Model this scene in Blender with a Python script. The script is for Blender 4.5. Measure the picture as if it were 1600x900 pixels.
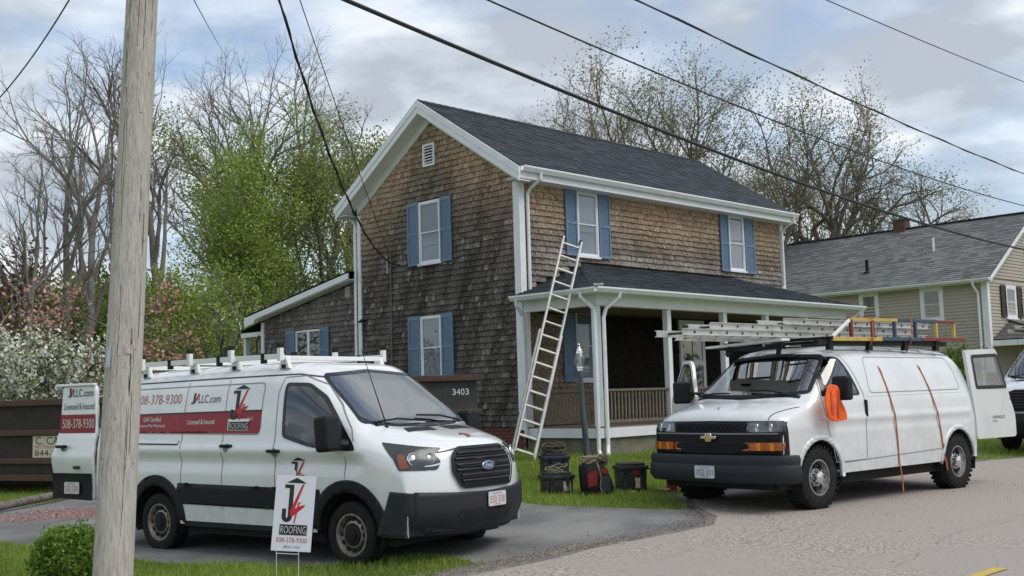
import bpy, bmesh, math, random
import numpy as np
from mathutils import Vector, Matrix
from mathutils.bvhtree import BVHTree
from mathutils.geometry import delaunay_2d_cdt

for o in list(bpy.data.objects): bpy.data.objects.remove(o, do_unlink=True)
SC = bpy.context.scene
COL = SC.collection
PI = math.pi
random.seed(7)
RNG = np.random.default_rng(7)

# ------------------------------------------------------------------ camera
CAMZ = 1.65
F_PX, PITCH, ROLL = 1762.06, 0.0973614, -0.0288478
FWD = Vector((0, math.cos(PITCH), math.sin(PITCH)))
R0 = Vector((1, 0, 0)); U0 = R0.cross(FWD)
RIGHT = R0*math.cos(ROLL) + U0*math.sin(ROLL)
UP = U0*math.cos(ROLL) - R0*math.sin(ROLL)
cam_d = bpy.data.cameras.new('camera'); cam = bpy.data.objects.new('camera', cam_d); COL.objects.link(cam)
cam_d.sensor_width = 36; cam_d.sensor_fit = 'HORIZONTAL'; cam_d.lens = 36*F_PX/1600
cam_d.clip_start = 0.1; cam_d.clip_end = 3000
M = Matrix((RIGHT, UP, -FWD)).transposed().to_4x4(); M.translation = (0, 0, CAMZ)
cam.matrix_world = M
SC.camera = cam

# ------------------------------------------------------------------ sky, sun, exposure
SUN_EL, SUN_AZ = math.radians(56), math.radians(112)      # azimuth clockwise from +Y
world = bpy.data.worlds.new('World'); SC.world = world; world.use_nodes = True
nt = world.node_tree; nt.nodes.clear()
def N(t, **k):
    n = nt.nodes.new(t)
    for a, b in k.items(): setattr(n, a, b)
    return n
L = nt.links.new
out = N('ShaderNodeOutputWorld'); bg = N('ShaderNodeBackground'); bgc = N('ShaderNodeBackground'); mx = N('ShaderNodeMixShader')
sky = N('ShaderNodeTexSky', sky_type='NISHITA', sun_disc=False, sun_elevation=SUN_EL, sun_rotation=SUN_AZ, air_density=1.0, dust_density=2.0, ozone_density=1.0)
bg.inputs[1].default_value = 0.14; L(sky.outputs[0], bg.inputs[0])
tc = N('ShaderNodeTexCoord'); sep = N('ShaderNodeSeparateXYZ'); L(tc.outputs['Generated'], sep.inputs[0])
zz = N('ShaderNodeMath', operation='MAXIMUM'); L(sep.outputs[2], zz.inputs[0]); zz.inputs[1].default_value = 0.0
za = N('ShaderNodeMath', operation='ADD'); L(zz.outputs[0], za.inputs[0]); za.inputs[1].default_value = 0.22
dx = N('ShaderNodeMath', operation='DIVIDE'); L(sep.outputs[0], dx.inputs[0]); L(za.outputs[0], dx.inputs[1])
dy = N('ShaderNodeMath', operation='DIVIDE'); L(sep.outputs[1], dy.inputs[0]); L(za.outputs[0], dy.inputs[1])
cmb = N('ShaderNodeCombineXYZ'); L(dx.outputs[0], cmb.inputs[0]); L(dy.outputs[0], cmb.inputs[1])
n1 = N('ShaderNodeTexNoise'); n1.inputs['Scale'].default_value = 1.5; n1.inputs['Detail'].default_value = 9; n1.inputs['Roughness'].default_value = 0.56; n1.inputs['Distortion'].default_value = 0.25
off = N('ShaderNodeVectorMath', operation='ADD'); off.inputs[1].default_value = (6.4, 1.3, 0.0); L(cmb.outputs[0], off.inputs[0]); L(off.outputs[0], n1.inputs['Vector'])
cov = N('ShaderNodeValToRGB'); cov.color_ramp.elements[0].position = 0.32; cov.color_ramp.elements[1].position = 0.52
L(n1.outputs[0], cov.inputs[0])
n2 = N('ShaderNodeTexNoise'); n2.inputs['Scale'].default_value = 3.2; n2.inputs['Detail'].default_value = 7; n2.inputs['Roughness'].default_value = 0.5
off2 = N('ShaderNodeVectorMath', operation='ADD'); off2.inputs[1].default_value = (2.0, 5.2, 0.7); L(cmb.outputs[0], off2.inputs[0]); L(off2.outputs[0], n2.inputs['Vector'])
cr = N('ShaderNodeValToRGB'); e = cr.color_ramp.elements
e[0].position = 0.41; e[0].color = (0.44, 0.485, 0.55, 1); e[1].position = 0.58; e[1].color = (0.80, 0.85, 0.90, 1)
m_ = e.new(0.5); m_.color = (0.58, 0.64, 0.71, 1)
L(n2.outputs[0], cr.inputs[0]); L(cr.outputs[0], bgc.inputs[0]); bgc.inputs[1].default_value = 0.86
L(cov.outputs[0], mx.inputs[0]); L(bg.outputs[0], mx.inputs[1]); L(bgc.outputs[0], mx.inputs[2]); L(mx.outputs[0], out.inputs[0])
sun_d = bpy.data.lights.new('sun', 'SUN'); sun = bpy.data.objects.new('sun', sun_d); COL.objects.link(sun)
sun_d.energy = 1.5; sun_d.angle = math.radians(40); sun_d.color = (1.0, 0.96, 0.90)
sdir = Vector((math.sin(SUN_AZ)*math.cos(SUN_EL), math.cos(SUN_AZ)*math.cos(SUN_EL), math.sin(SUN_EL)))
sun.rotation_euler = sdir.to_track_quat('Z', 'Y').to_euler(); sun.location = sdir*60
vs = SC.view_settings; vs.view_transform = 'Standard'; vs.look = 'None'; vs.exposure = 0.44; vs.gamma = 1.0; vs.use_curve_mapping = False
SC.cycles.use_adaptive_sampling = True
SC.cycles.max_bounces = 8; SC.cycles.transparent_max_bounces = 12
try: SC.cycles.use_denoising = True
except Exception: pass

# ------------------------------------------------------------------ helpers
def ray(x, y):
    return RIGHT*((x-800)/F_PX) - UP*((y-450)/F_PX) + FWD
def at(x, y, Y):
    v = ray(x, y); p = v*(Y/v.y); return Vector((p.x, p.y, p.z+CAMZ))
def ss(a, b, t):
    q = np.clip((np.asarray(t, float)-a)/(b-a), 0, 1); return q*q*(3-2*q)
def gz(X, Y):
    X = np.asarray(X, float); Y = np.asarray(Y, float)
    u = .768*X+.64*Y; v = -.64*X+.768*Y
    z = .17*ss(5, 11, u)+.05*(np.clip(v, 9, 18)-9)*ss(6.5, 11, u)
    z = z + .10*ss(24, 60, v) + .02*np.sin(X*.9+1.3)*np.sin(Y*.7)*ss(9.5, 11, v)
    return z
def gzf(x, y): return float(gz(x, y))
def ground_at(px, py):
    z = 0.0; v = ray(px, py)
    for _ in range(40):
        t = (z-CAMZ)/v.z; x, y = v.x*t, v.y*t; z = gzf(x, y)
    return Vector((x, y, z))

def tag(o, label=None, cat=None, group=None, kind=None):
    if label: o['label'] = label
    if cat: o['category'] = cat
    if group: o['group'] = group
    if kind: o['kind'] = kind
    return o
def empty(name, loc=(0, 0, 0), rz=0, label=None, cat=None, group=None, scale=1):
    o = bpy.data.objects.new(name, None); COL.objects.link(o); o.location = loc; o.rotation_euler = (0, 0, rz); o.scale = (scale,)*3
    o.empty_display_size = .2
    return tag(o, label, cat, group)
def link(name, me, m=None, parent=None, smooth=False):
    o = bpy.data.objects.new(name, me); COL.objects.link(o)
    if m is not None and not me.materials:
        for mm in (m if isinstance(m, (list, tuple)) else [m]): me.materials.append(mm)
    if parent is not None: o.parent = parent
    if smooth: me.polygons.foreach_set('use_smooth', [True]*len(me.polygons))
    return o
def copy_tree(o, parent=None):
    c = o.copy(); COL.objects.link(c)
    if parent is not None: c.parent = parent
    for ch in list(o.children): copy_tree(ch, c)
    return c

class MB:
    """collects shapes into one mesh"""
    def __init__(s): s.v = []; s.f = []; s.mi = []; s.t = []; s.cur = 0; s.tint = (1, 1, 1)
    def add(s, vs, fs, mi=None):
        b = len(s.v); s.v += [tuple(p) for p in vs]; s.t += [s.tint]*len(vs)
        for f in fs: s.f.append(tuple(i+b for i in f)); s.mi.append(s.cur if mi is None else mi)
        return s
    def box(s, a, b, m=None):
        x0, y0, z0 = a; x1, y1, z1 = b
        vs = [(x0, y0, z0), (x1, y0, z0), (x1, y1, z0), (x0, y1, z0), (x0, y0, z1), (x1, y0, z1), (x1, y1, z1), (x0, y1, z1)]
        if m is not None: vs = [m @ Vector(p) for p in vs]
        return s.add(vs, [(0, 3, 2, 1), (4, 5, 6, 7), (0, 1, 5, 4), (1, 2, 6, 5), (2, 3, 7, 6), (3, 0, 4, 7)])
    def beam(s, p, q, w, h, up=(0, 0, 1)):
        p = Vector(p); q = Vector(q); d = (q-p); l = d.length; d.normalize()
        u = Vector(up); sx = d.cross(u)
        if sx.length < 1e-4: sx = d.cross(Vector((1, 0, 0)))
        sx.normalize(); uu = sx.cross(d)
        m = Matrix((d, sx, uu)).transposed().to_4x4(); m.translation = p
        return s.box((0, -w/2, -h/2), (l, w/2, h/2), m)
    def tube(s, pts, r, n=8, cap=True):
        pts = [Vector(p) for p in pts]; k = len(pts)
        rs = r if isinstance(r, (list, tuple)) else [r]*k
        rings = []; prev = None
        for i, p in enumerate(pts):
            d = (pts[min(i+1, k-1)]-pts[max(i-1, 0)]).normalized()
            if prev is None:
                a = Vector((0, 0, 1)) if abs(d.z) < .9 else Vector((1, 0, 0)); x = d.cross(a).normalized()
            else:
                x = prev-d*prev.dot(d)
                x = x.normalized() if x.length > 1e-6 else d.orthogonal().normalized()
            prev = x; y = d.cross(x)
            rings.append([p+(x*math.cos(2*PI*j/n)+y*math.sin(2*PI*j/n))*rs[i] for j in range(n)])
        vs = [q for rg in rings for q in rg]; fs = []
        for i in range(k-1):
            for j in range(n):
                a = i*n+j; b = i*n+(j+1) % n; fs.append((a, b, b+n, a+n))
        if cap: fs.append(tuple(range(n))[::-1]); fs.append(tuple(range((k-1)*n, k*n)))
        return s.add(vs, fs)
    def prism(s, poly, p0, ax, ay, ext):
        """polygon (u,v) in plane p0+u*ax+v*ay, extruded by vector ext"""
        p0, ax, ay, ext = map(Vector, (p0, ax, ay, ext)); n = len(poly)
        a = [p0+ax*u+ay*v for u, v in poly]; b = [q+ext for q in a]
        return s.add(a+b, [tuple(range(n))[::-1], tuple(range(n, 2*n))]+[(i, (i+1) % n, (i+1) % n+n, i+n) for i in range(n)])
    def lathe(s, prof, n=24, axis='Z', c=(0, 0, 0)):
        c = Vector(c); vs = []; fs = []; k = len(prof)
        for r, h in prof:
            for j in range(n):
                t = 2*PI*j/n; a, b = r*math.cos(t), r*math.sin(t)
                vs.append(c+Vector((a, b, h) if axis == 'Z' else (a, h, b)))
        for i in range(k-1):
            for j in range(n):
                q = (i*n+j, i*n+(j+1) % n, (i+1)*n+(j+1) % n, (i+1)*n+j); fs.append(q if axis == 'Z' else q[::-1])
        return s.add(vs, fs)
    def mesh(s, name):
        me = bpy.data.meshes.new(name); me.from_pydata(s.v, [], s.f)
        if any(s.mi): me.polygons.foreach_set('material_index', s.mi)
        if any(t != (1, 1, 1) for t in s.t):
            ca = me.color_attributes.new('tint', 'FLOAT_COLOR', 'POINT')
            ca.data.foreach_set('color', np.c_[np.array(s.t), np.ones(len(s.t))].astype(np.float32).ravel())
        me.update(); return me
    def build(s, name, m, parent=None, smooth=False, bevel=0, seg=2):
        o = link(name, s.mesh(name), m, parent)
        if bevel:
            bm = bmesh.new(); bm.from_mesh(o.data); bmesh.ops.remove_doubles(bm, verts=bm.verts, dist=1e-5)
            bmesh.ops.bevel(bm, geom=bm.edges[:], offset=bevel, segments=seg, affect='EDGES', profile=.6, clamp_overlap=True)
            bm.to_mesh(o.data); bm.free()
        if smooth:
            o.data.polygons.foreach_set('use_smooth', [True]*len(o.data.polygons))
            try: o.data.set_sharp_from_angle(angle=math.radians(38))
            except Exception: pass
        return o
def np_mesh(name, V, Fq, tint=None):
    """V (n,3), Fq (m,k) uniform polygons"""
    me = bpy.data.meshes.new(name); V = np.asarray(V, np.float32); Fq = np.asarray(Fq, np.int32); m, k = Fq.shape
    me.vertices.add(len(V)); me.vertices.foreach_set('co', V.ravel())
    me.loops.add(m*k); me.loops.foreach_set('vertex_index', Fq.ravel())
    me.polygons.add(m); me.polygons.foreach_set('loop_start', np.arange(0, m*k, k, dtype=np.int32)); me.polygons.foreach_set('loop_total', np.full(m, k, np.int32))
    if tint is not None:
        ca = me.color_attributes.new('tint', 'FLOAT_COLOR', 'POINT')
        ca.data.foreach_set('color', np.c_[tint, np.ones(len(V))].astype(np.float32).ravel())
    me.update(calc_edges=True); return me
def rbox(a, b, name, m, parent, r=.02, seg=2):
    return MB().box(a, b).build(name, m, parent, smooth=True, bevel=r, seg=seg)

# ------------------------------------------------------------------ materials
def mat(name, col, rough=.6, metal=0., spec=.5, noise=None, noise2=None, bump=None, attr=False, coord='Object', stretch=(1, 1, 1), dirt=None, coat=0., emit=None, back=None):
    m = bpy.data.materials.new(name); m.use_nodes = True; t = m.node_tree; b = t.nodes['Principled BSDF']; ln = t.links.new
    b.inputs['Base Color'].default_value = (*col, 1); b.inputs['Roughness'].default_value = rough; b.inputs['Metallic'].default_value = metal
    b.inputs['Specular IOR Level'].default_value = spec
    if coat: b.inputs['Coat Weight'].default_value = coat; b.inputs['Coat Roughness'].default_value = .05
    tc = t.nodes.new('ShaderNodeTexCoord'); mp = t.nodes.new('ShaderNodeMapping'); mp.inputs['Scale'].default_value = stretch
    ln(tc.outputs[coord], mp.inputs[0])
    src = None
    def mixc(a, bcol, fac, mode='MIX'):
        mm = t.nodes.new('ShaderNodeMix'); mm.data_type = 'RGBA'; mm.blend_type = mode
        if hasattr(fac, 'links'): ln(fac, mm.inputs[0])
        else: mm.inputs[0].default_value = fac
        for s_, val in ((6, a), (7, bcol)):
            if hasattr(val, 'links'): ln(val, mm.inputs[s_])
            else: mm.inputs[s_].default_value = (*val, 1)
        return mm.outputs[2]
    cur = None
    for nz in (noise, noise2):
        if nz:
            sc, c2, lo, hi = nz[:4]
            n = t.nodes.new('ShaderNodeTexNoise'); n.inputs['Scale'].default_value = sc; n.inputs['Detail'].default_value = nz[4] if len(nz) > 4 else 5; n.inputs['Roughness'].default_value = .6
            ln(mp.outputs[0], n.inputs['Vector'])
            r = t.nodes.new('ShaderNodeMapRange'); r.inputs[1].default_value = lo; r.inputs[2].default_value = hi; ln(n.outputs[0], r.inputs[0])
            cur = mixc(cur if cur is not None else col, c2, r.outputs[0])
    if dirt:
        dc, z0, z1 = dirt; sp = t.nodes.new('ShaderNodeSeparateXYZ'); ln(tc.outputs['Object'], sp.inputs[0])
        r = t.nodes.new('ShaderNodeMapRange'); r.inputs[1].default_value = z1; r.inputs[2].default_value = z0; ln(sp.outputs[2], r.inputs[0])
        n = t.nodes.new('ShaderNodeTexNoise'); n.inputs['Scale'].default_value = 5; n.inputs['Detail'].default_value = 8; n.inputs['Roughness'].default_value = .7; ln(tc.outputs['Object'], n.inputs['Vector'])
        r2 = t.nodes.new('ShaderNodeMapRange'); r2.inputs[1].default_value = .35; r2.inputs[2].default_value = 1.0; ln(n.outputs[0], r2.inputs[0])
        mu = t.nodes.new('ShaderNodeMath'); mu.operation = 'MULTIPLY'; ln(r.outputs[0], mu.inputs[0]); ln(r2.outputs[0], mu.inputs[1])
        cur = mixc(cur if cur is not None else col, dc, mu.outputs[0])
    if attr:
        a = t.nodes.new('ShaderNodeAttribute'); a.attribute_name = 'tint'
        cur = mixc(cur if cur is not None else col, a.outputs['Color'], 1.0, 'MULTIPLY')
    if back is not None:
        g = t.nodes.new('ShaderNodeNewGeometry'); cur = mixc(cur if cur is not None else col, back, g.outputs['Backfacing'])
    if cur is not None: ln(cur, b.inputs['Base Color'])
    if bump:
        n = t.nodes.new('ShaderNodeTexNoise'); n.inputs['Scale'].default_value = bump[0]; n.inputs['Detail'].default_value = 6; n.inputs['Roughness'].default_value = .65
        ln(mp.outputs[0], n.inputs['Vector'])
        bp = t.nodes.new('ShaderNodeBump'); bp.inputs['Strength'].default_value = bump[1]; bp.inputs['Distance'].default_value = bump[2]
        ln(n.outputs[0], bp.inputs['Height']); ln(bp.outputs[0], b.inputs['Normal'])
    if emit: b.inputs['Emission Color'].default_value = (*emit[0], 1); b.inputs['Emission Strength'].default_value = emit[1]
    return m
def leaf_mat(name, col, trans=.35):
    m = mat(name, col, .55, attr=True, spec=.3); t = m.node_tree; b = t.nodes['Principled BSDF']
    tr = t.nodes.new('ShaderNodeBsdfTranslucent'); mxs = t.nodes.new('ShaderNodeMixShader'); mxs.inputs[0].default_value = trans
    o = t.nodes['Material Output']; src = b.inputs['Base Color'].links[0].from_socket
    t.links.new(src, tr.inputs[0]); t.links.new(b.outputs[0], mxs.inputs[1]); t.links.new(tr.outputs[0], mxs.inputs[2]); t.links.new(mxs.outputs[0], o.inputs[0])
    return m
def glass_mat(name, tint=(.5, .55, .58), base=.10):
    m = bpy.data.materials.new(name); m.use_nodes = True; t = m.node_tree; t.nodes.clear(); ln = t.links.new
    o = t.nodes.new('ShaderNodeOutputMaterial'); mxs = t.nodes.new('ShaderNodeMixShader'); tr = t.nodes.new('ShaderNodeBsdfTransparent'); gl = t.nodes.new('ShaderNodeBsdfGlossy')
    tr.inputs[0].default_value = (*tint, 1); gl.inputs['Roughness'].default_value = .02
    lw = t.nodes.new('ShaderNodeLayerWeight'); lw.inputs[0].default_value = .35
    r = t.nodes.new('ShaderNodeMapRange'); r.inputs[3].default_value = base; r.inputs[4].default_value = .9; ln(lw.outputs['Facing'], r.inputs[0])
    pw = t.nodes.new('ShaderNodeMath'); pw.operation = 'POWER'; pw.inputs[1].default_value = 1.6; ln(r.outputs[0], pw.inputs[0])
    mxx = t.nodes.new('ShaderNodeMath'); mxx.operation = 'MAXIMUM'; mxx.inputs[1].default_value = base; ln(pw.outputs[0], mxx.inputs[0])
    ln(mxx.outputs[0], mxs.inputs[0]); ln(tr.outputs[0], mxs.inputs[1]); ln(gl.outputs[0], mxs.inputs[2]); ln(mxs.outputs[0], o.inputs[0])
    return m

MT = {}
MT['trim'] = mat('white_trim', (.79, .80, .83), .5, noise=(3, (.68, .69, .71), .45, .75), noise2=(20, (.55, .54, .52), .66, .82))
MT['gutter'] = mat('gutter_metal', (.80, .81, .84), .35, noise=(5, (.66, .67, .68), .5, .75))
MT['shutter'] = mat('shutter_blue', (.125, .195, .30), .55, noise=(9, (.155, .225, .32), .4, .7))
MT['blind'] = mat('window_blind', (.30, .34, .37), .8)
MT['dark'] = mat('dark_void', (.012, .012, .014), .8)
MT['dark_room'] = mat('dark_room', (.03, .032, .036), .7)
MT['glass'] = glass_mat('window_glass', (.72, .76, .80), .12)
MT['shingle'] = mat('cedar_shingle', (1, 1, 1), .85, attr=True, noise=(26, (.26, .25, .24), .43, .60), stretch=(2.4, 2.4, .20), bump=(60, .4, .006), spec=.2)
MT['wall_back'] = mat('wall_felt', (.02, .018, .016), .9)
MT['brick'] = mat('red_brick', (.20, .055, .04), .85, noise=(14, (.11, .04, .035), .4, .7), bump=(60, .4, .004))
MT['mortar'] = mat('mortar', (.22, .20, .18), .9)
MT['concrete'] = mat('foundation_concrete', (.21, .20, .15), .9, noise=(3, (.13, .13, .09), .4, .65), bump=(25, .4, .01))
MT['deckwood'] = mat('weathered_wood', (.19, .155, .12), .8, noise=(8, (.105, .08, .06), .4, .65), stretch=(4, 4, .6), bump=(40, .4, .004))
MT['roof'] = None
MT['alum'] = mat('aluminium', (.60, .59, .56), .42, .35, noise=(7, (.44, .43, .40), .45, .7))
MT['alum_d'] = mat('aluminium_worn', (.42, .42, .40), .5, .3, noise=(12, (.28, .27, .25), .45, .7))
MT['bumper'] = mat('bumper_plastic', (.022, .025, .029), .55, spec=.3, bump=(180, .12, .002))
MT['lamp_bowl'] = mat('lamp_bowl', (.075, .078, .082), .2, .5)
MT['black'] = mat('black_plastic', (.011, .012, .014), .55, spec=.25, bump=(180, .12, .002))
MT['black_gloss'] = mat('black_gloss', (.012, .012, .014), .25)
MT['rubber'] = mat('tyre_rubber', (.016, .016, .016), .8, spec=.2, noise=(6, (.034, .031, .029), .5, .75), bump=(70, .25, .003))
MT['tread'] = mat('tyre_tread', (.02, .02, .02), .85)
MT['steel'] = mat('wheel_steel', (.33, .30, .26), .45, .6, noise=(10, (.16, .10, .06), .45, .7))
MT['chrome'] = mat('chrome', (.75, .75, .76), .14, 1.0)
MT['under'] = mat('underbody', (.012, .012, .012), .9)
MT['transit'] = mat('transit_white', (.76, .775, .78), .16, coat=1.0, dirt=((.40, .37, .33), .30, 1.05), noise=(1.3, (.68, .68, .67), .5, .75), back=(.04, .04, .045))
MT['express'] = mat('express_white', (.72, .735, .74), .22, coat=.7, dirt=((.36, .33, .29), .35, 1.05), noise=(1.1, (.62, .625, .62), .48, .72), noise2=(14, (.52, .50, .47), .66, .8), back=(.05, .05, .05))
MT['vglass'] = glass_mat('van_glass', (.34, .37, .39), .34)
MT['vglass_d'] = glass_mat('van_glass_dark', (.15, .17, .18), .14)
MT['lens'] = glass_mat('lamp_lens', (.80, .82, .84), .14)
MT['amber'] = mat('amber_lens', (.42, .10, .015), .18, coat=.5)
MT['amber_d'] = mat('amber_lens_dark', (.22, .055, .02), .2, coat=.5)
MT['rim_grey'] = mat('rim_grey', (.42, .42, .42), .32, .9, noise=(12, (.22, .21, .20), .45, .7))
MT['interior'] = mat('cab_interior', (.05, .05, .052), .8)
MT['seat'] = mat('seat_cloth', (.10, .10, .10), .9)
MT['red'] = mat('print_red', (.27, .008, .02), .4)
MT['redb'] = mat('print_red_brush', (.50, .015, .02), .5)
MT['print_k'] = mat('print_black', (.012, .012, .014), .45)
MT['print_w'] = mat('print_white', (.78, .78, .78), .5)
MT['print_o'] = mat('print_rust_red', (.42, .10, .06), .5)
MT['plate'] = mat('plate_white', (.60, .60, .62), .4)
MT['gold'] = mat('badge_gold', (.60, .43, .16), .35, .5)
MT['badge_b'] = mat('badge_blue', (.02, .05, .16), .3, coat=.5)
MT['seam'] = mat('panel_gap', (.045, .045, .05), .7)
MT['seam_t'] = mat('panel_gap_soft', (.22, .225, .23), .6)
MT['rust'] = mat('rusty_steel', (.040, .028, .022), .8, noise=(4, (.022, .018, .017), .4, .65), noise2=(22, (.10, .055, .035), .64, .8), bump=(30, .4, .006))
MT['rust_rail'] = mat('rusty_rail', (.085, .050, .036), .8, noise=(6, (.07, .04, .03), .4, .7), bump=(30, .4, .006))
MT['bin_grey'] = mat('dumpster_grey', (.055, .058, .062), .7, noise=(3, (.10, .085, .07), .5, .75), bump=(20, .3, .006))
# ------------------------------------------------------------------ ground, road, driveway
MT['lawn'] = mat('lawn', (.13, .19, .035), .9, noise=(2.2, (.17, .205, .055), .35, .65), noise2=(16, (.07, .115, .02), .5, .75), bump=(45, .8, .03), spec=.1)
MT['road'] = mat('road_asphalt', (.44, .39, .35), .9, noise=(34, (.19, .165, .148), .42, .60), noise2=(.55, (.33, .295, .265), .42, .62), bump=(120, .5, .006), spec=.2)
MT['drive'] = mat('driveway_asphalt', (.17, .167, .163), .88, noise=(55, (.085, .085, .085), .44, .62), noise2=(.6, (.24, .232, .222), .42, .62), bump=(110, .5, .006), spec=.25)
MT['shoulder'] = mat('shoulder_gravel', (.23, .205, .18), .95, noise=(40, (.12, .11, .10), .45, .62), noise2=(6, (.30, .27, .24), .5, .7), bump=(70, .9, .015), spec=.1)
MT['crack'] = mat('road_crack', (.17, .15, .14), .95)
MT['yellow'] = mat('line_yellow', (.52, .36, .07), .7, noise=(9, (.33, .28, .16), .5, .62))

def axis_pts(lo, hi, flo, fhi, fine, coarse):
    a = [flo]
    while a[-1] < fhi: a.append(a[-1]+fine)
    s = fine
    while a[-1] < hi: s = min(s*1.25, coarse); a.append(a[-1]+s)
    s = fine; b = [flo]
    while b[-1] > lo: s = min(s*1.25, coarse); b.append(b[-1]-s)
    return np.array(b[::-1][:-1]+a)
gx = axis_pts(-900, 900, -14, 14, .4, 60); gy = axis_pts(-300, 1500, 2, 30, .4, 60)
GX, GY = np.meshgrid(gx, gy); V = np.c_[GX.ravel(), GY.ravel(), gz(GX, GY).ravel()]
nx = len(gx); ii, jj = np.meshgrid(np.arange(nx-1), np.arange(len(gy)-1)); a = (jj*nx+ii).ravel()
tag(link('lawn_ground', np_mesh('lawn_ground', V, np.c_[a, a+1, a+1+nx, a+nx]), MT['lawn'], smooth=True), 'green lawn ground around the houses and driveway', kind='structure')

def pip(px, py, poly):
    poly = np.asarray(poly, float); px = np.asarray(px, float); py = np.asarray(py, float); c = np.zeros(px.shape, bool); n = len(poly)
    for i in range(n):
        x1, y1 = poly[i]; x2, y2 = poly[(i+1) % n]
        if y1 == y2: continue
        k = ((y1 > py) != (y2 > py)) & (px < (x2-x1)*(py-y1)/(y2-y1)+x1); c ^= k
    return c
def densify(poly, step, closed=True):
    o = []; n = len(poly)
    for i in range(n if closed else n-1):
        p = poly[i]; q = poly[(i+1) % n]; d = math.hypot(q[0]-p[0], q[1]-p[1]); k = max(1, int(math.ceil(d/step)))
        for j in range(k): o.append((p[0]+(q[0]-p[0])*j/k, p[1]+(q[1]-p[1])*j/k))
    if not closed: o.append(tuple(poly[-1]))
    return o
def smooth_poly(poly, it=2, closed=True):
    for _ in range(it):
        o = []; n = len(poly)
        for i in range(n if closed else n-1):
            p = poly[i]; q = poly[(i+1) % n]
            o += [(p[0]*.75+q[0]*.25, p[1]*.75+q[1]*.25), (p[0]*.25+q[0]*.75, p[1]*.25+q[1]*.75)]
        poly = o if closed else [poly[0]]+o+[poly[-1]]
    return poly
def tri_fill(outline, holes=(), res=.05, step=None):
    """2D triangulation -> verts, tris"""
    step = step or res; loops = [densify(outline, step)]+[densify(h, step) for h in holes]
    vs = []; es = []
    for lp in loops:
        b = len(vs); vs += [Vector(p) for p in lp]; es += [(b+i, b+(i+1) % len(lp)) for i in range(len(lp))]
    A = np.array(loops[0]); x0, y0 = A.min(0); x1, y1 = A.max(0)
    X, Y = np.meshgrid(np.arange(x0+res/2, x1, res), np.arange(y0+res/2, y1, res)); X = X.ravel(); Y = Y.ravel()
    if len(X):
        k = pip(X, Y, loops[0])
        for h in loops[1:]: k &= ~pip(X, Y, h)
        vs += [Vector((float(x), float(y))) for x, y in zip(X[k], Y[k])]
    r = delaunay_2d_cdt(vs, es, [], 0, 1e-6); ov = [(p.x, p.y) for p in r[0]]; of = r[2]
    C = np.array([[sum(ov[i][0] for i in f)/len(f), sum(ov[i][1] for i in f)/len(f)] for f in of]); k = pip(C[:, 0], C[:, 1], loops[0])
    for h in loops[1:]: k &= ~pip(C[:, 0], C[:, 1], h)
    return ov, [tuple(f) for f, kk in zip(of, k) if kk]
def sheet(name, poly, m, dz, res=.4, label=None, jit=0):
    poly = densify(poly, .25) if jit else poly
    if jit:
        rr = random.Random(3); poly = [(x+rr.uniform(-jit, jit), y+rr.uniform(-jit, jit)) for x, y in poly]
    v, f = tri_fill(poly, (), res)
    V = [(x, y, gzf(x, y)+dz) for x, y in v]
    o = link(name, MB().add(V, f).mesh(name), m, smooth=True); bm = bmesh.new(); bm.from_mesh(o.data)
    for fc in bm.faces:
        if fc.normal.z < 0: fc.normal_flip()
    bm.to_mesh(o.data); bm.free()
    return tag(o, label, kind='structure')
RD = Vector((.768, .64, 0)); RN_ = Vector((-.64, .768, 0)); RV0 = 8.36
def rp(u, v): p = RD*u+RN_*v; return (p.x, p.y)
def redge(u): return RV0+2.0*ss(9.6, 11.9, u)
road_poly = [rp(-14, .2), rp(45, .2), rp(45, redge(45))]+[rp(u, redge(u)+.05*math.sin(u*1.7)+.03*math.sin(u*4.1)) for u in np.arange(44, -14, -.6)]+[rp(-14, RV0)]
road = sheet('road', road_poly, MT['road'], .034, .5, 'pale tan asphalt road running past the house')
sheet('shoulder', [rp(-14, RV0-.3), rp(45, RV0-.3), rp(45, redge(45)+.35)]+[rp(u, redge(u)+(.42 if u < 9.5 else .2)+.10*math.sin(u*1.1)+.06*math.sin(u*3.3)) for u in np.arange(44, -14, -.5)], MT['shoulder'], .026, .4, 'gravelly road shoulder along the driveway mouth')
drive_poly = smooth_poly([(-6.6, 14.4), (-4.4, 12.7), (-3.6, 12.05), (-2.9, 11.95), (-2.0, 11.5), (-1.3, 11.75), (-.75, 11.85), (-.3, 10.95), (.3, 10.9), (3.2, 13.3), (4.6, 14.8), (3.5, 15.2), (2.2, 14.15), (1.55, 14.3), (.75, 14.75), (.05, 15.1), (-1.2, 17.5), (-2.6, 20.5), (-5.5, 25), (-9.5, 32), (-14, 30), (-9.2, 23), (-8.1, 21), (-8.8, 19.3), (-8.6, 16.8)], 2)
drive = sheet('driveway', drive_poly, MT['drive'], .016, .35, 'dark grey asphalt driveway under the lettered van', jit=.03)
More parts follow.
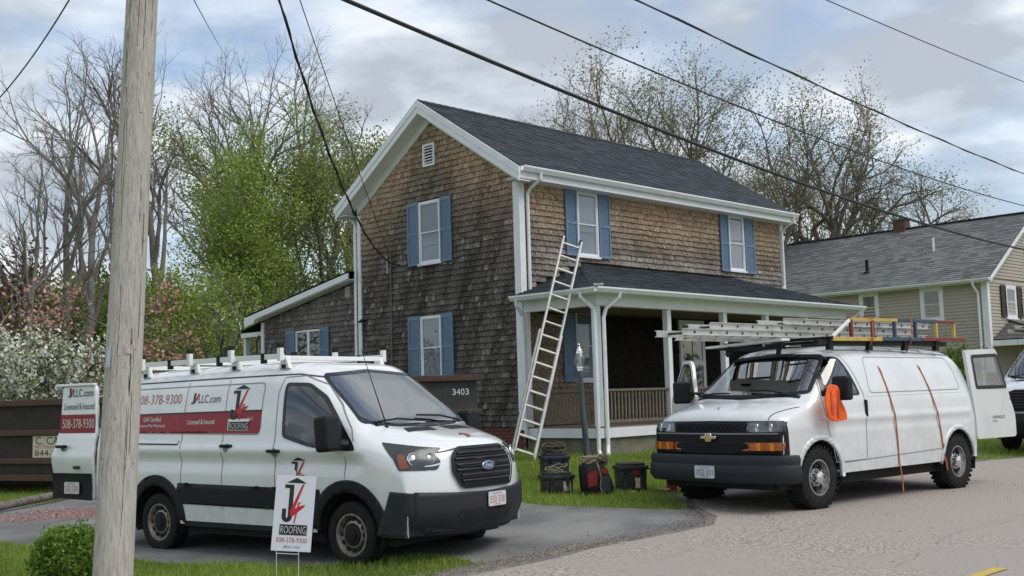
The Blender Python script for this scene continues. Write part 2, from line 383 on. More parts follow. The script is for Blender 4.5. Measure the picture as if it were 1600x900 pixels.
# road markings and cracks
def ribbon(name, pts, w, m, dz, parent=None):
    mb = MB(); k = len(pts); vs = []
    for i, p in enumerate(pts):
        q0 = Vector(pts[max(0, i-1)]); q1 = Vector(pts[min(k-1, i+1)]); d = (q1-q0).normalized(); n = Vector((-d.y, d.x)); ww = w[i] if isinstance(w, list) else w
        for s in (-.5, .5):
            x, y = p[0]+n.x*ww*s, p[1]+n.y*ww*s; vs.append((x, y, gzf(x, y)+dz))
    mb.add(vs, [(2*i, 2*i+2, 2*i+3, 2*i+1) for i in range(k-1)]); mb.f = [f[::-1] for f in mb.f]
    return link(name, mb.mesh(name), m, parent)
_p = ground_at(1556, 898); YLV = -.64*_p.x+.768*_p.y
ribbon('centre_line', [rp(u, YLV) for u in np.linspace(-12, .768*_p.x+.64*_p.y+.10, 90)], .11, MT['yellow'], .042, road)
rr = random.Random(11)
for (u0, v0, du, dv, n) in ((9.2, 6.9, .10, .03, 14), (11.5, 6.2, .16, -.05, 22), (8.6, 5.4, .18, .03, 20), (13.5, 6.6, .2, .02, 18), (7.6, 7.4, .2, .01, 24), (12.2, 5.1, .17, .05, 16)):
    pts = []; u, v = u0, v0
    for i in range(n): pts.append(rp(u, v)); u += du*rr.uniform(.6, 1.4); v += dv+rr.uniform(-.06, .06)
    ribbon('crack', pts, [rr.uniform(.002, .005) for _ in pts], MT['crack'], .041, road)

# ------------------------------------------------------------------ house builders
def roof_mat(name, c, c2):
    return mat(name, c, .92, attr=True, noise=(85, c2, .42, .66), noise2=(.7, tuple(x*.85 for x in c), .45, .7), bump=(140, .6, .006), spec=.15)
MT['roof'] = roof_mat('roof_charcoal', (.070, .079, .091), (.040, .046, .054))
MT['roof_g'] = roof_mat('roof_grey', (.19, .195, .195), (.12, .122, .125))
MT['roof_t'] = roof_mat('roof_weathered', (.17, .16, .15), (.11, .10, .09))
def roof_face(mb, corners, nrm, rng, expo=.14, tab=.32, th=.016, lift=.0, var=.22):
    """corners: eave-left, eave-right, top-right, top-left (3D); laid in tabs"""
    A, B, Cc, D = map(Vector, corners); nrm = Vector(nrm).normalized()
    S = max((D-A).length, (Cc-B).length); n = max(2, int(S/expo))
    for i in range(n):
        t0, t1 = i/n, min(1.0, (i+1.15)/n)
        l0, r0, l1, r1 = A.lerp(D, t0), B.lerp(Cc, t0), A.lerp(D, t1), B.lerp(Cc, t1)
        W_ = (r0-l0).length
        if W_ < .05: continue
        x = -rng.random()*tab; cuts = [0]
        while x < W_-.02:
            x += tab*rng.uniform(.7, 1.3)
            if .03 < x < W_-.03: cuts.append(x/W_)
        cuts.append(1)
        for a, b in zip(cuts[:-1], cuts[1:]):
            hh = th*rng.uniform(.7, 1.25); g = .002/W_
            p = [l0.lerp(r0, a+g)+nrm*(hh+lift), l0.lerp(r0, b-g)+nrm*(hh+lift), l1.lerp(r1, b-g)+nrm*(.001+lift), l1.lerp(r1, a+g)+nrm*(.001+lift), l0.lerp(r0, a+g)+nrm*lift*.5, l0.lerp(r0, b-g)+nrm*lift*.5]
            k = 1+rng.uniform(-var, var); mb.tint = (k, k, k*1.01)
            mb.add(p, [(0, 1, 2, 3), (4, 5, 1, 0)])
    mb.tint = (1, 1, 1)

class Face:
    """wall plane: origin, unit axis along (u), outward normal; z is up. local house coords"""
    def __init__(s, o, u, n): s.o = Vector(o); s.u = Vector(u); s.n = Vector(n)
    def p(s, u, z, d=0.): return s.o+s.u*u+Vector((0, 0, z))+s.n*d
    def box(s, mb, u0, u1, z0, z1, d0, d1):
        q = [s.p(u, z, d) for d in (d0, d1) for u, z in ((u0, z0), (u1, z0), (u1, z1), (u0, z1))]
        fl = s.u.cross(Vector((0, 0, 1))).dot(s.n) < 0
        fs = [(3, 2, 1, 0), (4, 5, 6, 7), (0, 1, 5, 4), (1, 2, 6, 5), (2, 3, 7, 6), (3, 0, 4, 7)]
        mb.add(q, [f[::-1] for f in fs] if fl else fs); return mb
def window(face, parent, u0, u1, z0, z1, sill=True, casing=.045, kind='hung', dark=False, fm=None, prj=.0):
    fm = fm or MT['trim']
    w = empty('window'); w.parent = parent
    mb = MB()
    for a, b, c, d in ((u0, u0+casing, z0, z1), (u1-casing, u1, z0, z1), (u0+casing, u1-casing, z1-casing, z1), (u0+casing, u1-casing, z0, z0+casing*.8)): face.box(mb, a, b, c, d, -.02+prj, .045+prj)
    mb.build('frame', fm, w)
    if sill: face.box(MB(), u0-.03, u1+.03, z0-.045, z0-.002, -.02+prj, .075+prj).build('sill', fm, w)
    i0, i1, j0, j1 = u0+casing, u1-casing, z0+casing*.8, z1-casing
    face.box(MB(), i0, i1, j0, j1, -.02+prj, .002+prj).build('room' if dark else 'blind', MT['dark_room'] if dark else MT['blind'], w)
    if kind == 'hung':
        mid = (j0+j1)/2; s = .024
        for k, (a, b, dd) in enumerate(((mid-.015, j1, .030), (j0, mid+.02, .018))):
            sash = MB()
            for x0, x1, y0, y1 in ((i0, i0+s, a, b), (i1-s, i1, a, b), (i0+s, i1-s, b-s, b), (i0+s, i1-s, a, a+s)): face.box(sash, x0, x1, y0, y1, dd-.012+prj, dd+.008+prj)
            so = sash.build('sash', fm, w)
            g = MB(); g.add([face.p(x, y, dd-.004+prj) for x, y in ((i0+s, a+s), (i1-s, a+s), (i1-s, b-s), (i0+s, b-s))], [(0, 1, 2, 3)]); g.build('pane', MT['glass'], w)
    else:
        m = (i0+i1)/2
        face.box(MB(), m-.045, m+.045, j0, j1, .003+prj, .035+prj).build('mullion', fm, w)
        for a, b in ((i0, m-.045), (m+.045, i1)):
            g = MB(); g.add([face.p(x, y, .02+prj) for x, y in ((a, j0), (b, j0), (b, j1), (a, j1))], [(0, 1, 2, 3)]); g.build('pane', MT['glass'], w)
    return w
def shutter(face, parent, u0, u1, z0, z1, m=None, d=.048):
    m = m or MT['shutter']; s = .045; mid = z0+(z1-z0)*.5; mb = MB()
    for a, b, c, e in ((u0, u0+s, z0, z1), (u1-s, u1, z0, z1), (u0+s, u1-s, z1-.09, z1), (u0+s, u1-s, z0, z0+.07), (u0+s, u1-s, mid-.035, mid+.035)): face.box(mb, a, b, c, e, d, d+.035)
    o = mb.build('shutter', m, parent)
    for c, e in ((z0+.07, mid-.035), (mid+.035, z1-.09)):
        face.box(MB(), u0+s, u1-s, c, e, d, d+.016).build('panel', m, o)
        n = max(3, int((e-c)/.045)); lm = MB()
        for k in range(n):
            zz_ = c+(e-c)*(k+.5)/n; face.box(lm, u0+s+.012, u1-s-.012, zz_-.010, zz_+.010, d+.014, d+.026)
        lm.build('louvre', m, o)
    return o

# ------------------------------------------------------------------ shingled house
YH = 0.787137
HC = Vector((0.1935, 23.0, 0))
house = empty('shingled_house', HC, YH, 'two storey house in weathered brown cedar shingles with blue shutters and white trim', 'house')
HW, HL = 5.41, 10.0
G = Face((0, 0, 0), (0, 1, 0), (-1, 0, 0))          # gable wall, u runs away to the left
Rf = Face((0, 0, 0), (1, 0, 0), (0, -1, 0))         # eave wall, u runs away to the right
SL, APEX, MIDB = .645, 8.33, HW/2
def roofz(b): return APEX-SL*abs(b-MIDB)
# core walls
mb = MB(); zt_ = 6.05; zw = roofz(0)-.30
mb.prism([(0, .5), (HW, .5), (HW, zw), (MIDB, zw+SL*MIDB), (0, zw)], (.03, 0, 0), (0, 1, 0), (0, 0, 1), (HL-.06, 0, 0))
mb.build('wall_core', MT['wall_back'], house)
# shingles
SHEXP = .127
def shingles(face, inside, umax, z0, z1, holes, rng, brown, umin=0.0):
    """list of (verts, tint, centre)"""
    res = []; k = int((z1-z0)/SHEXP)+1
    for i in range(k):
        zb = z0+i*SHEXP; u = umin-rng.random()*.1; wav = [rng.uniform(-.006, .006) for _ in range(40)]
        while u < umax:
            w = rng.choice((.07, .085, .10, .12, .15))*rng.uniform(.85, 1.15); a, b = max(umin, u), min(umax, u+w-.004); u += w
            if b-a < .03: continue
            zt = zb+SHEXP*1.12; zm = zb+SHEXP*.5; um = (a+b)/2
            if not (inside(um, zb+.02) and inside(um, zm)): continue
            if any(h[0]-.005 < um < h[1]+.005 and h[2]-.01 < zm < h[3] for h in holes): continue
            for h in holes:
                if h[2] < zm < h[3]:
                    if a < h[0] < b: b = h[0]
                    if a < h[1] < b: a = h[1]
            if b-a < .02: continue
            j = rng.uniform(-.006, .005)+wav[int(um*4) % 40]; th = rng.uniform(.034, .045); sk = rng.uniform(-.006, .006)
            t = brown(um, zm, rng); zt2 = zt
            while not inside(um, zt2-.005) and zt2 > zm: zt2 -= .02
            q = [face.p(a, zb+j, 0), face.p(b, zb+j+sk, 0), face.p(b, zt2, 0), face.p(a, zt2, 0), face.p(a, zb+j, th), face.p(b, zb+j+sk, th), face.p(b, zt2, .006), face.p(a, zt2, .006)]
            res.append((q, t, face.p(um, zm, 0)))
    return res
def cedar(wb, wg, rng):
    """wb: share of fresh brown, wg: share of silvery grey over the near-black weathered cedar"""
    dark = np.array((.080, .071, .063)); grey = np.array((.46, .425, .38)); brn = np.array((.68, .49, .335)) if rng.random() < .86 else np.array((.56, .35, .24))
    wb = max(0, min(1, wb*rng.uniform(.8, 1.15)+rng.uniform(-.04, .04))); wg = max(0, min(1, wg+(rng.uniform(.1, .6) if rng.random() < .10 else rng.uniform(-.07, .07))))
    c = dark*(1-wg)+grey*wg; c = c*(1-wb)+brn*wb
    return tuple(c*rng.uniform(.95, 1.05))
def wob(u, z): return .5*math.sin(u*2.1+z*.7)+.3*math.sin(u*5.3+1.7*z+1)+.2*math.sin(u*11+z*6)
rg = random.Random(5)
SFL = Face((0, 0, 0), (0, 1, 0), (-1, 0, 0))
in_gable = lambda u, z: 0 < u < HW and z < zw+SL*(MIDB-abs(u-MIDB))-.12
winG = [(2.40, 3.13, 4.70, 6.10), (2.44, 3.14, 2.12, 3.52)]
def brownG(u, z, r):
    d = zw+SL*(MIDB-abs(u-MIDB))-z; return cedar(.95*math.exp(-(d/1.15)**1.5)*(1+.45*wob(u, z)), .12+.13*wob(u*1.7, z*2)+.12*wob(u*4.5+3, z*5), r)
SH = shingles(G, in_gable, HW-.0, 1.06, 7.9, [(a-.0, b+.0, c, d) for a, b, c, d in winG]+[(2.56, 2.96, 6.89, 7.40)], rg, brownG)
winR = [(1.73, 2.42, 4.68, 6.09), (7.48, 8.17, 4.71, 6.11)]
def brownR(u, z, r):
    d = (6.12-z); return cedar(1.0*math.exp(-(d/.95)**2)*(1+.25*wob(u, z)), .18+.2*wob(u*1.3+2, z*2)+(.40 if z < 4.85 else .06), r)
pline = lambda u: 3.70+min(.81, (u+.30)*.352, max(0, 9.85-u)*.352)
in_r = lambda u, z: z < 6.10 and z > pline(u)+.0
SH += shingles(Rf, in_r, HL, 3.54, 6.2, winR, rg, brownR)
def brown_shadeP(u, z, r): return tuple(x*(.85 if u < 2.4 else .07) for x in cedar(.45 if u < 2.4 else .25, .15, r))  # porch wall: past the first bay the deep porch shade is painted into the tint
SH += shingles(Rf, lambda u, z: z < 3.40, HL, 1.08, 3.4, [(1.56, 2.22, 1.96, 3.50), (5.24, 6.30, 1.0, 3.38)], rg, brown_shadeP)
# wing wall
WB0, WB1 = HW+.12, 9.6
wing_top = lambda u: 4.60-(u-5.5)*.165
in_w = lambda u, z: WB0 < u < WB1 and z < wing_top(u)-.06
def brownW(u, z, r): return cedar(.0, .34+.2*wob(u, z*2), r)
SH += shingles(G, in_w, WB1, 1.1, 4.6, [(6.97, 8.05, 2.45, 3.50)], rg, brownW, WB0)
camh = Matrix.Rotation(-YH, 4, 'Z') @ (Vector((0, 0, CAMZ))-HC)
def seen(c):   # plausible visibility of a shingle: not low behind the parked van
    return c.z > (2.9 if c.y > 1.7 else 1.6)
order = sorted(range(len(SH)), key=lambda i: ((SH[i][2]-camh).length+(0 if seen(SH[i][2]) else 50)+(30 if SH[i][2].y <= .0 and SH[i][2].z < 4 else 0)))
FQ = [(4, 5, 6, 7), (0, 1, 5, 4), (1, 2, 6, 5), (3, 0, 4, 7), (2, 3, 7, 6)]
for i in order[:300]:
    q, t, c = SH[i]; m1 = MB(); m1.tint = t; m1.add(q, FQ); o = link('shingle', m1.mesh('shingle'), MT['shingle'], house)
m1 = MB()
for i in order[300:]:
    q, t, c = SH[i]; m1.tint = t; m1.add(q, FQ)
tag(m1.build('wall_shingles', MT['shingle'], house), kind='stuff')
# brick foundation
found = MB().box((.02, .02, .3), (HL, HW, 1.05)).build('foundation', MT['mortar'], house)
bk = MB().box((-.095, -.01, -.028), (.095, .01, .028)).mesh('brick'); bk.materials.append(MT['brick'])
for row in range(7):
    for k in range(13):
        u = .10+k*.205+(.1 if row % 2 else 0)
        if u > 2.6: continue
        o = bpy.data.objects.new('brick', bk); COL.objects.link(o); o.parent = found
        o.location = G.p(u, .60+row*.067, .002-random.random()*.006); o.rotation_euler = (0, 0, PI/2)
# windows and shutters
for u0, u1, z0, z1 in winG: window(G, house, u0, u1, z0, z1, prj=.02)
for u0, u1, z0, z1 in ((3.13, 3.51, 4.68, 6.12), (2.03, 2.39, 4.68, 6.12), (3.15, 3.55, 2.10, 3.54), (2.05, 2.43, 2.10, 3.54)): shutter(G, house, u0, u1, z0, z1)
for u0, u1, z0, z1 in winR: window(Rf, house, u0, u1, z0, z1, prj=.02)
for u0, u1 in ((1.35, 1.715), (2.435, 2.82), (7.11, 7.465), (8.19, 8.62)): shutter(Rf, house, u0, u1, 4.66, 6.10)
window(Rf, house, 1.56, 2.22, 1.98, 3.48)
shutter(Rf, house, 1.16, 1.55, 1.96, 3.50)
window(G, house, 6.97, 8.05, 2.45, 3.50, kind='slider', dark=True)
for u0, u1 in ((6.60, 6.96), (8.06, 8.42)): shutter(G, house, u0, u1, 2.42, 3.52)
# gable vent
vt = MB()
for a, b, c, d in ((2.56, 2.61, 6.89, 7.40), (2.91, 2.96, 6.89, 7.40), (2.61, 2.91, 7.35, 7.40), (2.61, 2.91, 6.89, 6.94)): G.box(vt, a, b, c, d, .0, .05)
vto = vt.build('gable_vent', MT['trim'], house)
G.box(MB(), 2.61, 2.91, 6.94, 7.35, .0, .006).build('vent_back', MT['dark'], vto)
for k in range(6):
    z = 6.965+k*.066
    MB().add([G.p(2.61, z, .038), G.p(2.91, z, .038), G.p(2.91, z+.036, .012), G.p(2.61, z+.036, .012)], [(0, 3, 2, 1)]).build('slat', MT['trim'], vto)
# roof
RO = .38; A0, A1 = -RO, HL+.22; EB = -RO
rm = MB(); rg2 = random.Random(9)
e0, e1 = roofz(EB), roofz(HW-EB)
roof_face(rm, ((A0, EB, e0), (A1, EB, e0), (A1, MIDB, APEX), (A0, MIDB, APEX)), (0, -SL, 1), rg2)
roof_face(rm, ((A1, HW-EB, e1), (A0, HW-EB, e1), (A0, MIDB, APEX), (A1, MIDB, APEX)), (0, SL, 1), rg2)
roof = MB().prism([(EB, e0-.03), (MIDB, APEX-.03), (HW-EB, e1-.03), (HW-EB, e1-.003), (MIDB, APEX-.003), (EB, e0-.003)], (A0, 0, 0), (0, 1, 0), (0, 0, 1), (A1-A0, 0, 0)).build('roof', MT['roof'], house)
tag(rm.build('roof_shingles', MT['roof'], roof), kind='stuff')
cap = MB(); x = A0
while x < A1-.1:
    cap.tint = (rg2.uniform(.8, 1.15),)*3
    for s in (-1, 1): cap.add([(x, MIDB, APEX+.026), (x+.25, MIDB, APEX+.016), (x+.25, MIDB+s*.15, APEX-.15*SL+.020), (x, MIDB+s*.15, APEX-.15*SL+.03)], [(0, 1, 2, 3)] if s < 0 else [(3, 2, 1, 0)])
    x += .21
tag(cap.build('ridge_cap', MT['roof'], roof), kind='stuff')
# metal roof vent with a flared cap
vc = MB().lathe([(.06, -.12), (.06, .10), (.075, .10)], 12, c=(3.3, MIDB+.25, APEX-.06))
vc.lathe([(.20, .08), (.19, .10), (.05, .20), (0, .21)], 4, c=(3.3, MIDB+.25, APEX-.02)); vc.lathe([(.20, .08), (0, .07)], 4, c=(3.3, MIDB+.25, APEX-.02))
vc.build('flue_cap', MT['alum_d'], roof)
# rake boards, soffit, frieze
for s, nm in ((1, 'near'), (-1, 'far')):
    fb = lambda b: MIDB+s*(b-MIDB)
    def band(t0, t1, a0, a1, name, b_end=EB):
        zf = lambda b: APEX-SL*(MIDB-b)
        poly = [(fb(b_end), zf(b_end)-t1), (fb(MIDB), APEX-t1), (fb(MIDB), APEX-t0), (fb(b_end), zf(b_end)-t0)]
        MB().prism(poly, (a0, 0, 0), (0, 1, 0), (0, 0, 1), (a1-a0, 0, 0)).build(name, MT['trim'], house)
    band(.004, .15, A0-.035, A0+.0, 'rake_crown', EB-.05)
    band(.15, .30, A0-.018, A0+.01, 'rake_board', EB-.02)
    band(.285, .30, A0+.01, -.035, 'rake_soffit', EB)
    band(.30, .46, -.045, -.0, 'rake_frieze', 0)
# eave: fascia, soffit, frieze, gutters
for s, bw in ((1, 0), (-1, HW)):
    yo = bw-s*RO
    zf = roofz(EB)
    MB().box((A0+.01, min(yo, yo+s*.03), zf-.25), (A1-.01, max(yo, yo+s*.03), zf-.035)).build('fascia', MT['trim'], house)
    MB().box((A0+.012, min(yo+s*.03, bw), zf-.25), (A1-.02, max(yo+s*.03, bw), zf-.235)).build('soffit', MT['trim'], house)
    gp = [(0, -.11), (.07, -.11), (.12, -.03), (.12, .0), (.105, .0), (.105, -.025), (.06, -.095), (.012, -.095), (.012, 0), (0, 0)]
    MB().prism([(yo-s*.004-s*u, zf-.005+v) for u, v in gp], (A0+.06, 0, 0), (0, 1, 0), (0, 0, 1), (A1-A0-.08, 0, 0)).build('gutter', MT['gutter'], house)
# corner boards
for (a, b, fa, fb_) in ((0, 0, 1, 1), (0, HW, 1, -1), (HL, 0, -1, 1)):
    z0 = 1.0
    MB().box((-.06 if fa > 0 else HL+.0, min(b, b+fb_*.12), z0), (0 if fa > 0 else HL+.06, max(b, b+fb_*.12), 6.10 if a == 0 else 6.08)).build('corner_board', MT['trim'], house)
    if fb_ > 0: MB().box((min(a-fa*.06, a+fa*.10), b-.06, z0), (max(a-fa*.06, a+fa*.10), b, 6.09)).build('corner_board', MT['trim'], house)
def spout(pts, name='downspout', r=.036, parent=house):
    return MB().tube(pts, r, 8).build(name, MT['gutter'], parent, smooth=True)
spout([(.22, -RO-.06, 6.24), (.22, -RO-.05, 6.12), (.17, -.22, 5.98), (.17, -.09, 5.86), (.17, -.085, 4.2), (.17, -.085, 3.86)])
spout([(.05, HW+RO+.06, 6.22), (.04, HW+RO+.02, 6.10), (-.02, HW+.14, 5.95), (-.075, HW+.06, 5.82), (-.08, HW+.06, 4.0), (-.08, HW+.06, 1.0)])
spout([(HL-.0, -RO-.06, 6.24), (HL-.0, -RO-.04, 6.12), (HL-.06, -.2, 5.98), (HL-.06, -.09, 5.86), (HL-.06, -.085, 4.45)])
# conduit, wall lamp, meter bits on the gable
MB().tube([G.p(4.18, 1.6, .05), G.p(4.16, 4.95, .05), G.p(4.14, 5.1, .09)], .022, 6).build('conduit', MT['deckwood'], house, smooth=True)
MB().tube([G.p(4.28, 4.6, .05), G.p(4.30, 5.0, .05)], .018, 6).build('wire_bracket', MT['alum_d'], house)
lf = MB().lathe([(.02, 0), (.09, -.06), (.085, -.075), (0, -.07)], 12, c=G.p(5.18, 3.6, .14)); lf.tube([G.p(5.18, 3.58, .0), G.p(5.18, 3.6, .14)], .015, 6); lf.build('wall_lamp', MT['black'], house)
wv = MB(); G.box(wv, 5.72, 5.93, 4.18, 4.44, .01, .045); wvo = wv.build('wing_vent', MT['alum_d'], house)
for k in range(4): MB().add([G.p(5.73, 4.21+k*.055, .075), G.p(5.92, 4.21+k*.055, .075), G.p(5.92, 4.25+k*.055, .05), G.p(5.73, 4.25+k*.055, .05)], [(0, 3, 2, 1)]).build('slat', MT['alum'], wvo)

# ---- rear wing
wcore = MB().prism([(HW, .4), (WB1, .4), (WB1, wing_top(WB1)-.02), (HW, wing_top(HW)-.02)], (.03, 0, 0), (0, 1, 0), (0, 0, 1), (4.2, 0, 0)).build('wing_core', MT['wall_back'], house)
wt = lambda u: wing_top(u)+.17
MB().prism([(HW+.05, wt(HW)-.02), (10.0, wt(10.0)-.02), (10.0, wt(10.0)-.06), (HW+.05, wt(HW)-.06)], (-.28, 0, 0), (0, 1, 0), (0, 0, 1), (4.8, 0, 0)).build('wing_roof', MT['roof'], house)
wrs = MB(); roof_face(wrs, ((-.28, 10.02, wt(10.02)-.015), (4.5, 10.02, wt(10.02)-.015), (4.5, HW+.05, wt(HW)-.015), (-.28, HW+.05, wt(HW)-.015)), (0, .165, 1), rg2); wrs.f = [f[::-1] for f in wrs.f]
tag(wrs.build('wing_roof_shingles', MT['roof'], house), kind='stuff')
MB().prism([(HW+.06, wt(HW)-.06), (10.04, wt(10.04)-.06), (10.04, wt(10.04)-.30), (9.62, wt(9.62)-.30), (9.5, wt(9.5)-.20), (HW+.06, wt(HW)-.20)], (-.31, 0, 0), (0, 1, 0), (0, 0, 1), (.035, 0, 0)).build('wing_rake', MT['trim'], house)
MB().prism([(HW+.06, wt(HW)-.20), (9.6, wt(9.6)-.20), (9.6, wt(9.6)-.22), (HW+.06, wt(HW)-.22)], (-.275, 0, 0), (0, 1, 0), (0, 0, 1), (.275, 0, 0)).build('wing_soffit', MT['trim'], house)
MB().box((-.06, WB1-.10, .7), (0, WB1+.02, wing_top(WB1)-.1)).build('corner_board', MT['trim'], house)
# small back porch beyond the wing
MB().box((1.3, WB1+.01, .5), (4.0, 10.75, 3.55)).build('back_entry', MT['rust_rail'], house)
bpF = Face((1.3, 0, 0), (0, 1, 0), (-1, 0, 0))
window(bpF, house, 9.75, 10.15, 2.0, 3.25, dark=True, kind='hung', sill=False)
MB().prism([(WB1+.0, 3.98), (11.0, 3.70), (11.0, 3.64), (WB1+.0, 3.90)], (.2, 0, 0), (0, 1, 0), (0, 0, 1), (4, 0, 0)).build('back_porch_roof', MT['roof'], house)
MB().box((.18, WB1+.02, 3.50), (.24, 11.0, 3.62)).build('back_porch_fascia', MT['trim'], house)
MB().box((.25, 10.86, .6), (.37, 10.98, 3.5)).build('back_porch_post', MT['trim'], house)

# ---- front porch
PD = 2.0; PA1 = 9.55; DK = 1.06
MB().box((.0, -PD, DK-.06), (PA1, -.03, DK-.001)).build('porch_deck', MT['deckwood'], house)
MB().box((-.035, -PD-.035, .845), (PA1, -PD, DK-.03)).build('porch_skirt', MT['trim'], house)
MB().box((-.035, -PD, .846), (-.001, -.05, DK-.031)).build('porch_skirt', MT['trim'], house)
MB().box((.04, -PD+.03, .2), (PA1, -.02, .85)).build('porch_foundation', MT['concrete'], house)
for a in (.07, 2.31, 4.33, 6.02, 7.75, 9.45):
    po = MB().box((a-.065, -PD+.02, DK), (a+.065, -PD+.15, 3.40)).build('porch_post', MT['trim'], house, bevel=.006)
MB().box((.0, -.13, DK), (.1, -.03, 3.40)).build('porch_post', MT['trim'], house)
MB().box((-.02, -PD-.02, 3.38), (PA1+.04, -PD+.17, 3.60)).build('porch_beam', MT['trim'], house)
MB().box((-.022, -PD+.17, 3.381), (.15, -.0, 3.601)).build('porch_beam', MT['trim'], house)
MB().box((PA1-.15, -PD+.17, 3.381), (PA1+.02, -.0, 3.601)).build('porch_beam', MT['trim'], house)
MB().box((.15, -PD+.17, 3.42), (PA1-.15, -.0, 3.45)).build('porch_ceiling', MT['deckwood'], house)
pe = 3.69; PO = .30; px0, px1, py0 = -PO, PA1+PO, -PD-PO; ptop = 4.50
run = PD+PO
tl, tr = (px0+run, -.01, ptop), (px1-run, -.01, ptop)
fl_, fr_ = (px0, py0, pe), (px1, py0, pe); bl, br = (px0, -.01, pe), (px1, -.01, pe)
prf = MB()
n1_ = Vector((0, -(ptop-pe), run)).normalized(); n2_ = Vector((-(ptop-pe), 0, run)).normalized(); n3_ = Vector(((ptop-pe), 0, run)).normalized()
prb = MB().add([fl_, fr_, tr, tl, bl, br], [(0, 1, 2, 3), (4, 0, 3), (1, 5, 2)]).add([tuple(np.array(p)-(0, 0, .07)) for p in (fl_, fr_, br, bl)], [(3, 2, 1, 0)])
pr = prb.build('porch_roof', MT['roof'], house)
roof_face(prf, (fl_, fr_, tr, tl), n1_, rg2, lift=.004)
roof_face(prf, (bl, fl_, tl, tl), n2_, rg2, lift=.004)
roof_face(prf, (fr_, br, tr, tr), n3_, rg2, lift=.004)
for p, q in ((fl_, tl), (fr_, tr)):
    p, q = Vector(p), Vector(q); k = 12
    for i in range(k):
        a_, b_ = p.lerp(q, i/k), p.lerp(q, min(1, (i+1.2)/k)); prf.tint = (rg2.uniform(1.0, 1.35),)*3
        sd = Vector((q.y-p.y, -(q.x-p.x), 0)).normalized()*.14
        prf.add([a_+Vector((0, 0, .040))-sd*.9-Vector((0, 0, .04)), a_+Vector((0, 0, .042)), b_+Vector((0, 0, .024)), b_-sd*.9-Vector((0, 0, .02))], [(0, 1, 2, 3)])
        prf.add([a_+Vector((0, 0, .042)), a_+sd*.9, b_+sd*.9-Vector((0, 0, .02)), b_+Vector((0, 0, .024))], [(0, 1, 2, 3)])
tag(prf.build('porch_roof_shingles', MT['roof'], pr), kind='stuff')
MB().box((px0, py0, pe-.10), (px1, py0+.025, pe-.005)).build('porch_fascia', MT['trim'], house)
MB().box((px0, py0+.025, pe-.101), (px0+.025, -.05, pe-.006)).build('porch_fascia', MT['trim'], house)
MB().box((px0+.025, py0+.025, pe-.10), (px1, -.03, pe-.088)).build('porch_soffit', MT['trim'], house)
gp = [(0, -.10), (.06, -.10), (.11, -.03), (.11, .0), (.097, .0), (.097, -.025), (.05, -.088), (.01, -.088), (.01, 0), (0, 0)]
MB().prism([(py0-.003-u, pe+.005+v) for u, v in gp], (px0-.11, 0, 0), (0, 1, 0), (0, 0, 1), (px1-px0+.2, 0, 0)).build('gutter', MT['gutter'], house)
MB().prism([(px0-.003-u, pe+.006+v) for u, v in gp], (0, py0+.0, 0), (1, 0, 0), (0, 0, 1), (0, -py0-.02, 0)).build('gutter', MT['gutter'], house)
spl = MB()
for k in range(5):
    t = k/4*PI/2; spl.tube([(px0-.03+.10*math.cos(t)-.1, py0-.03+.1*math.sin(t)-.1, pe+.03), (px0+.18*math.sin(.4+t*.7), py0+.18*math.cos(.4+t*.7)*.9, pe+.07)], .018, 5)
spl.build('gutter_splash_guard', MT['alum_d'], house)
# porch downspouts
zg0 = lambda a, b: gzf(*(HC+Matrix.Rotation(YH, 3, 'Z') @ Vector((a, b, 0))).xy)
spout([(px0-.06, -.18, pe-.05), (px0-.04, -.18, pe-.20), (-.10, -.12, pe-.38), (-.09, -.10, pe-.5), (-.09, -.10, 2.4), (-.09, -.10, .85)])
spout([(px0-.05, -PD+.1, pe-.05), (px0-.05, -PD+.09, pe-.16), (-.12, -PD-.02, pe-.38), (-.095, -PD-.02, pe-.55), (-.095, -PD-.02, zg0(-.1, -2)+.30), (-.11, -PD-.03, zg0(-.1, -2)+.12), (-.15, -PD-.1, zg0(-.1, -2)+.04)], r=.038)
spout([(.30, py0-.05, pe-.05), (.29, py0-.04, pe-.16), (.16, -PD-.10, pe-.38), (.10, -PD-.085, pe-.55), (.10, -PD-.085, zg0(.1, -2.1)+.34), (.08, -PD-.10, zg0(.1, -2.1)+.20), (-.04, -PD-.20, zg0(.0, -2.2)+.08), (-.14, -PD-.28, zg0(.0, -2.2)+.05)], r=.038)
spout([(PA1+.2, py0-.03, pe-.05), (PA1+.18, py0+.05, pe-.2), (PA1+.0, -PD-.06, pe-.36), (PA1-.02, -PD-.06, pe-.5), (PA1-.02, -PD-.06, .8)])
# railings with balusters
bal = MB().box((-.018, -.018, 0), (.018, .018, .60)).mesh('baluster'); bal.materials.append(MT['deckwood'])
def railing(p, q, n):
    p, q = Vector(p), Vector(q)
    MB().beam(p+Vector((0, 0, 1.755)), q+Vector((0, 0, 1.755)), .075, .045).build('rail_top', MT['deckwood'], house)
    MB().beam(p+Vector((0, 0, 1.15)), q+Vector((0, 0, 1.15)), .05, .06).build('rail_bottom', MT['deckwood'], house)
    for k in range(n):
        o = bpy.data.objects.new('baluster', bal); COL.objects.link(o); o.parent = house; o.location = p.lerp(q, (k+.7)/(n+.4))+Vector((0, 0, 1.15)); o.rotation_euler = (0, 0, random.uniform(-.2, .2))
railing((.07, -PD+.15, 0), (.07, -.12, 0), 17)
railing((.14, -PD+.085, 0), (2.245, -PD+.085, 0), 19)
railing((2.375, -PD+.085, 0), (4.265, -PD+.085, 0), 17)
railing((6.085, -PD+.085, 0), (7.685, -PD+.085, 0), 15)
